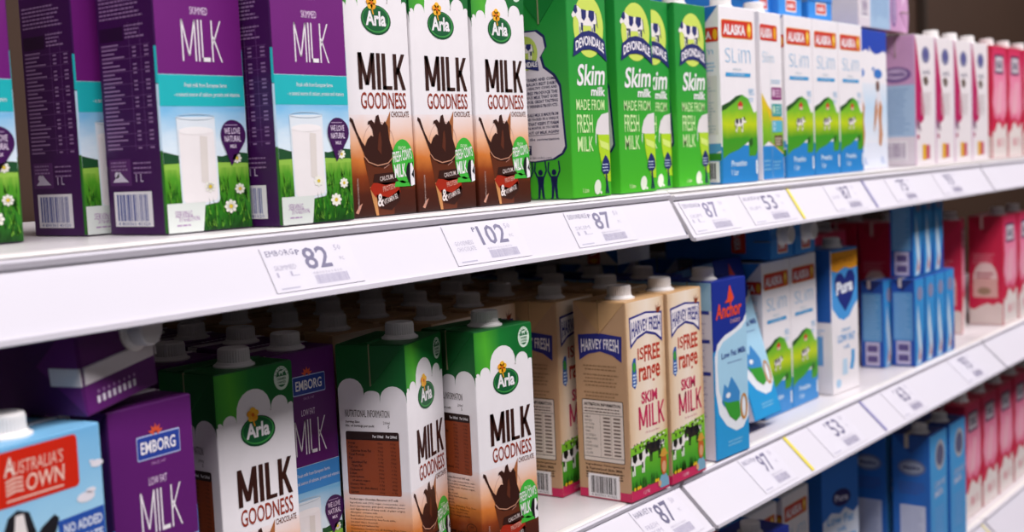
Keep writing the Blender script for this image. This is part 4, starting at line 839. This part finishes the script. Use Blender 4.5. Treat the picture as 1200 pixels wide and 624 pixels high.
column('slim', 1.51, .192, 3, 'the hill-picture cartons on the middle shelf', jit=.001)
column('heart', 1.665, .108, 3, 'the orange-topped carton')
column('strawberry', 1.762, .150, 3, 'the bare shelf left of the blue packs', first=0)
column('strawberry', 1.862, .160, 3, 'the leftmost small blue pack')
column('strawberry', 1.962, .170, 3, 'the tiers of small blue packs')
column('strawberry', 2.200, .150, 2, 'the first red carton, middle shelf')
# fallen cartons
K = 'cartons lying on the middle row'
c = carton('purple_low', 0, 0, 0, 0, 'dark purple carton lying on its front, white cap and dated seal facing out', K)
c.matrix_world = Matrix.Translation((.452, .0, ZL+.2030)) @ Matrix.Rotation(radians(16), 4, 'Z') @ Matrix.Rotation(radians(-6.5), 4, 'Y') @ Matrix.Rotation(radians(90), 4, 'X') @ Matrix.Translation((0, 0, -.200)) @ Matrix.Translation((.070, .062, 0)) @ Matrix.Rotation(pi, 4, 'Z')
for ch in c.children:
    if ch.name.startswith('cap'): ch.location = (.016, .020, .2)
c = carton('slim', 0, 0, 0, 0, 'pale carton with brown strip lying in shade on the navy cartons', K, cap=False)
c.matrix_world = Matrix.Translation((1.262, .130, ZL+.2155)) @ Matrix.Rotation(radians(4), 4, 'Z') @ Matrix.Rotation(radians(90), 4, 'X') @ Matrix.Translation((0, 0, -.200))
c = pack('bluepack', 1.466, .184, ZL+.2034, (90, 0, 0), 'blue pack with red badge lying on the hill-picture cartons, middle shelf', K, cap=True)
c2 = pack('bluepack', 1.536, .184, ZL+.2034, (90, 0, 1), 'blue pack lying next to the white-capped one, middle shelf', K, cap=True)
c = carton('magenta', 0, 0, 0, 0, 'lavender wrapped carton lying lengthwise on top of the upper row', 'packs lying on the upper row', cap=False)
c.matrix_world = Matrix.Translation((1.770, .034, ZU+.2040)) @ Matrix(((0, 0, 1, 0), (1, 0, 0, 0), (0, 1, 0, 0), (0, 0, 0, 1)))
# ================================================================== lowest shelf stock
K = 'front row on the lowest shelf'
carton('slim', 1.4150, .050, ZT, 0, 'white carton with red badge behind the navy box top, lowest shelf', K)
carton('slim', 1.5150, .050, ZT, 0, 'white carton with red badge nearest the blue low fat carton, lowest shelf', K)
carton('swoosh', 1.3350, -.004, ZT, -3, 'navy carton top edge showing at the foot of the picture', K)
carton('lowfat', 1.7070, .078, ZT, -18, 'bright blue low fat carton with white lower half, lowest shelf', K)
carton('oval', 1.8450, .110, ZT, 0, 'dim blue carton set back left of the capped blue ones', K)
carton('oval', 1.9350, -.002, ZT, 0, 'blue carton with white cap and oval badge, left one of the capped pair', K)
carton('oval', 2.0300, -.002, ZT, 0, 'blue carton with white cap, right one of the capped pair', K)
for i in range(5): carton('strawberry', 2.178+i*.0985, .020, ZT, 0, f'red and pink strawberry carton, {["first", "second", "third", "fourth", "fifth"][i]} after the capped blue pair', 'strawberry cartons on the lowest shelf')
column('oval', 1.940, .070, 4, 'the left capped blue carton, lowest shelf', z=ZT)
column('oval', 2.035, .070, 4, 'the right capped blue carton, lowest shelf', z=ZT)
column('strawberry', 2.180, .090, 3, 'the first strawberry carton, lowest shelf', z=ZT)
column('strawberry', 2.280, .090, 3, 'the second strawberry carton, lowest shelf', z=ZT)
column('slim', 1.520, .125, 2, 'the red-badged white cartons, lowest shelf', z=ZT)

# ================================================================== light, camera
def area(name, loc, rot, sx, sy, e, col=(1, 1, 1)):
    l = bpy.data.lights.new(name, 'AREA'); l.shape = 'RECTANGLE'; l.size = sx; l.size_y = sy; l.energy = e; l.color = col
    o = bpy.data.objects.new(name, l); COL.objects.link(o); o.location = loc; o.rotation_euler = tuple(radians(a) for a in rot); return o
area('ceiling_lamp', (1.6, -1.08, 3.0), (19, 0, 0), 7.0, .5, 142, (1, .955, .975))
area('ceiling_lamp', (1.6, -3.0, 3.0), (45, 0, 0), 7.0, .7, 10, (1, .96, 1))
W_ = bpy.data.worlds.new('store_surround'); SC.world = W_; W_.use_nodes = True
bg = W_.node_tree.nodes['Background']; bg.inputs[0].default_value = (.95, .93, 1, 1); bg.inputs[1].default_value = .02

cam = bpy.data.cameras.new('camera'); cam.lens = 45; cam.sensor_width = 36; cam.clip_start = .02
co = bpy.data.objects.new('camera', cam); COL.objects.link(co); SC.camera = co
right = Vector((.59557, -.80213, -.04346)); fwd = Vector((0, 0, 0))
RX = [(0.59557, -0.80213, -0.04346), (-0.09519, -0.01675, -0.99532), (0.79764, 0.59692, -0.08633)]
right, down, fwd = (Vector(v).normalized() for v in RX)
m = Matrix((right, -down, -fwd)).transposed().to_4x4(); m.translation = (0, -.66, 1.5); co.matrix_world = m
cam.dof.use_dof = True; cam.dof.focus_distance = 1.06; cam.dof.aperture_fstop = 6.3
SC.cycles.max_bounces = 8; SC.cycles.diffuse_bounces = 2
vs = SC.view_settings; vs.view_transform = 'Standard'; vs.look = 'None'; vs.gamma = 1; vs.exposure = 0.0; vs.use_curve_mapping = False
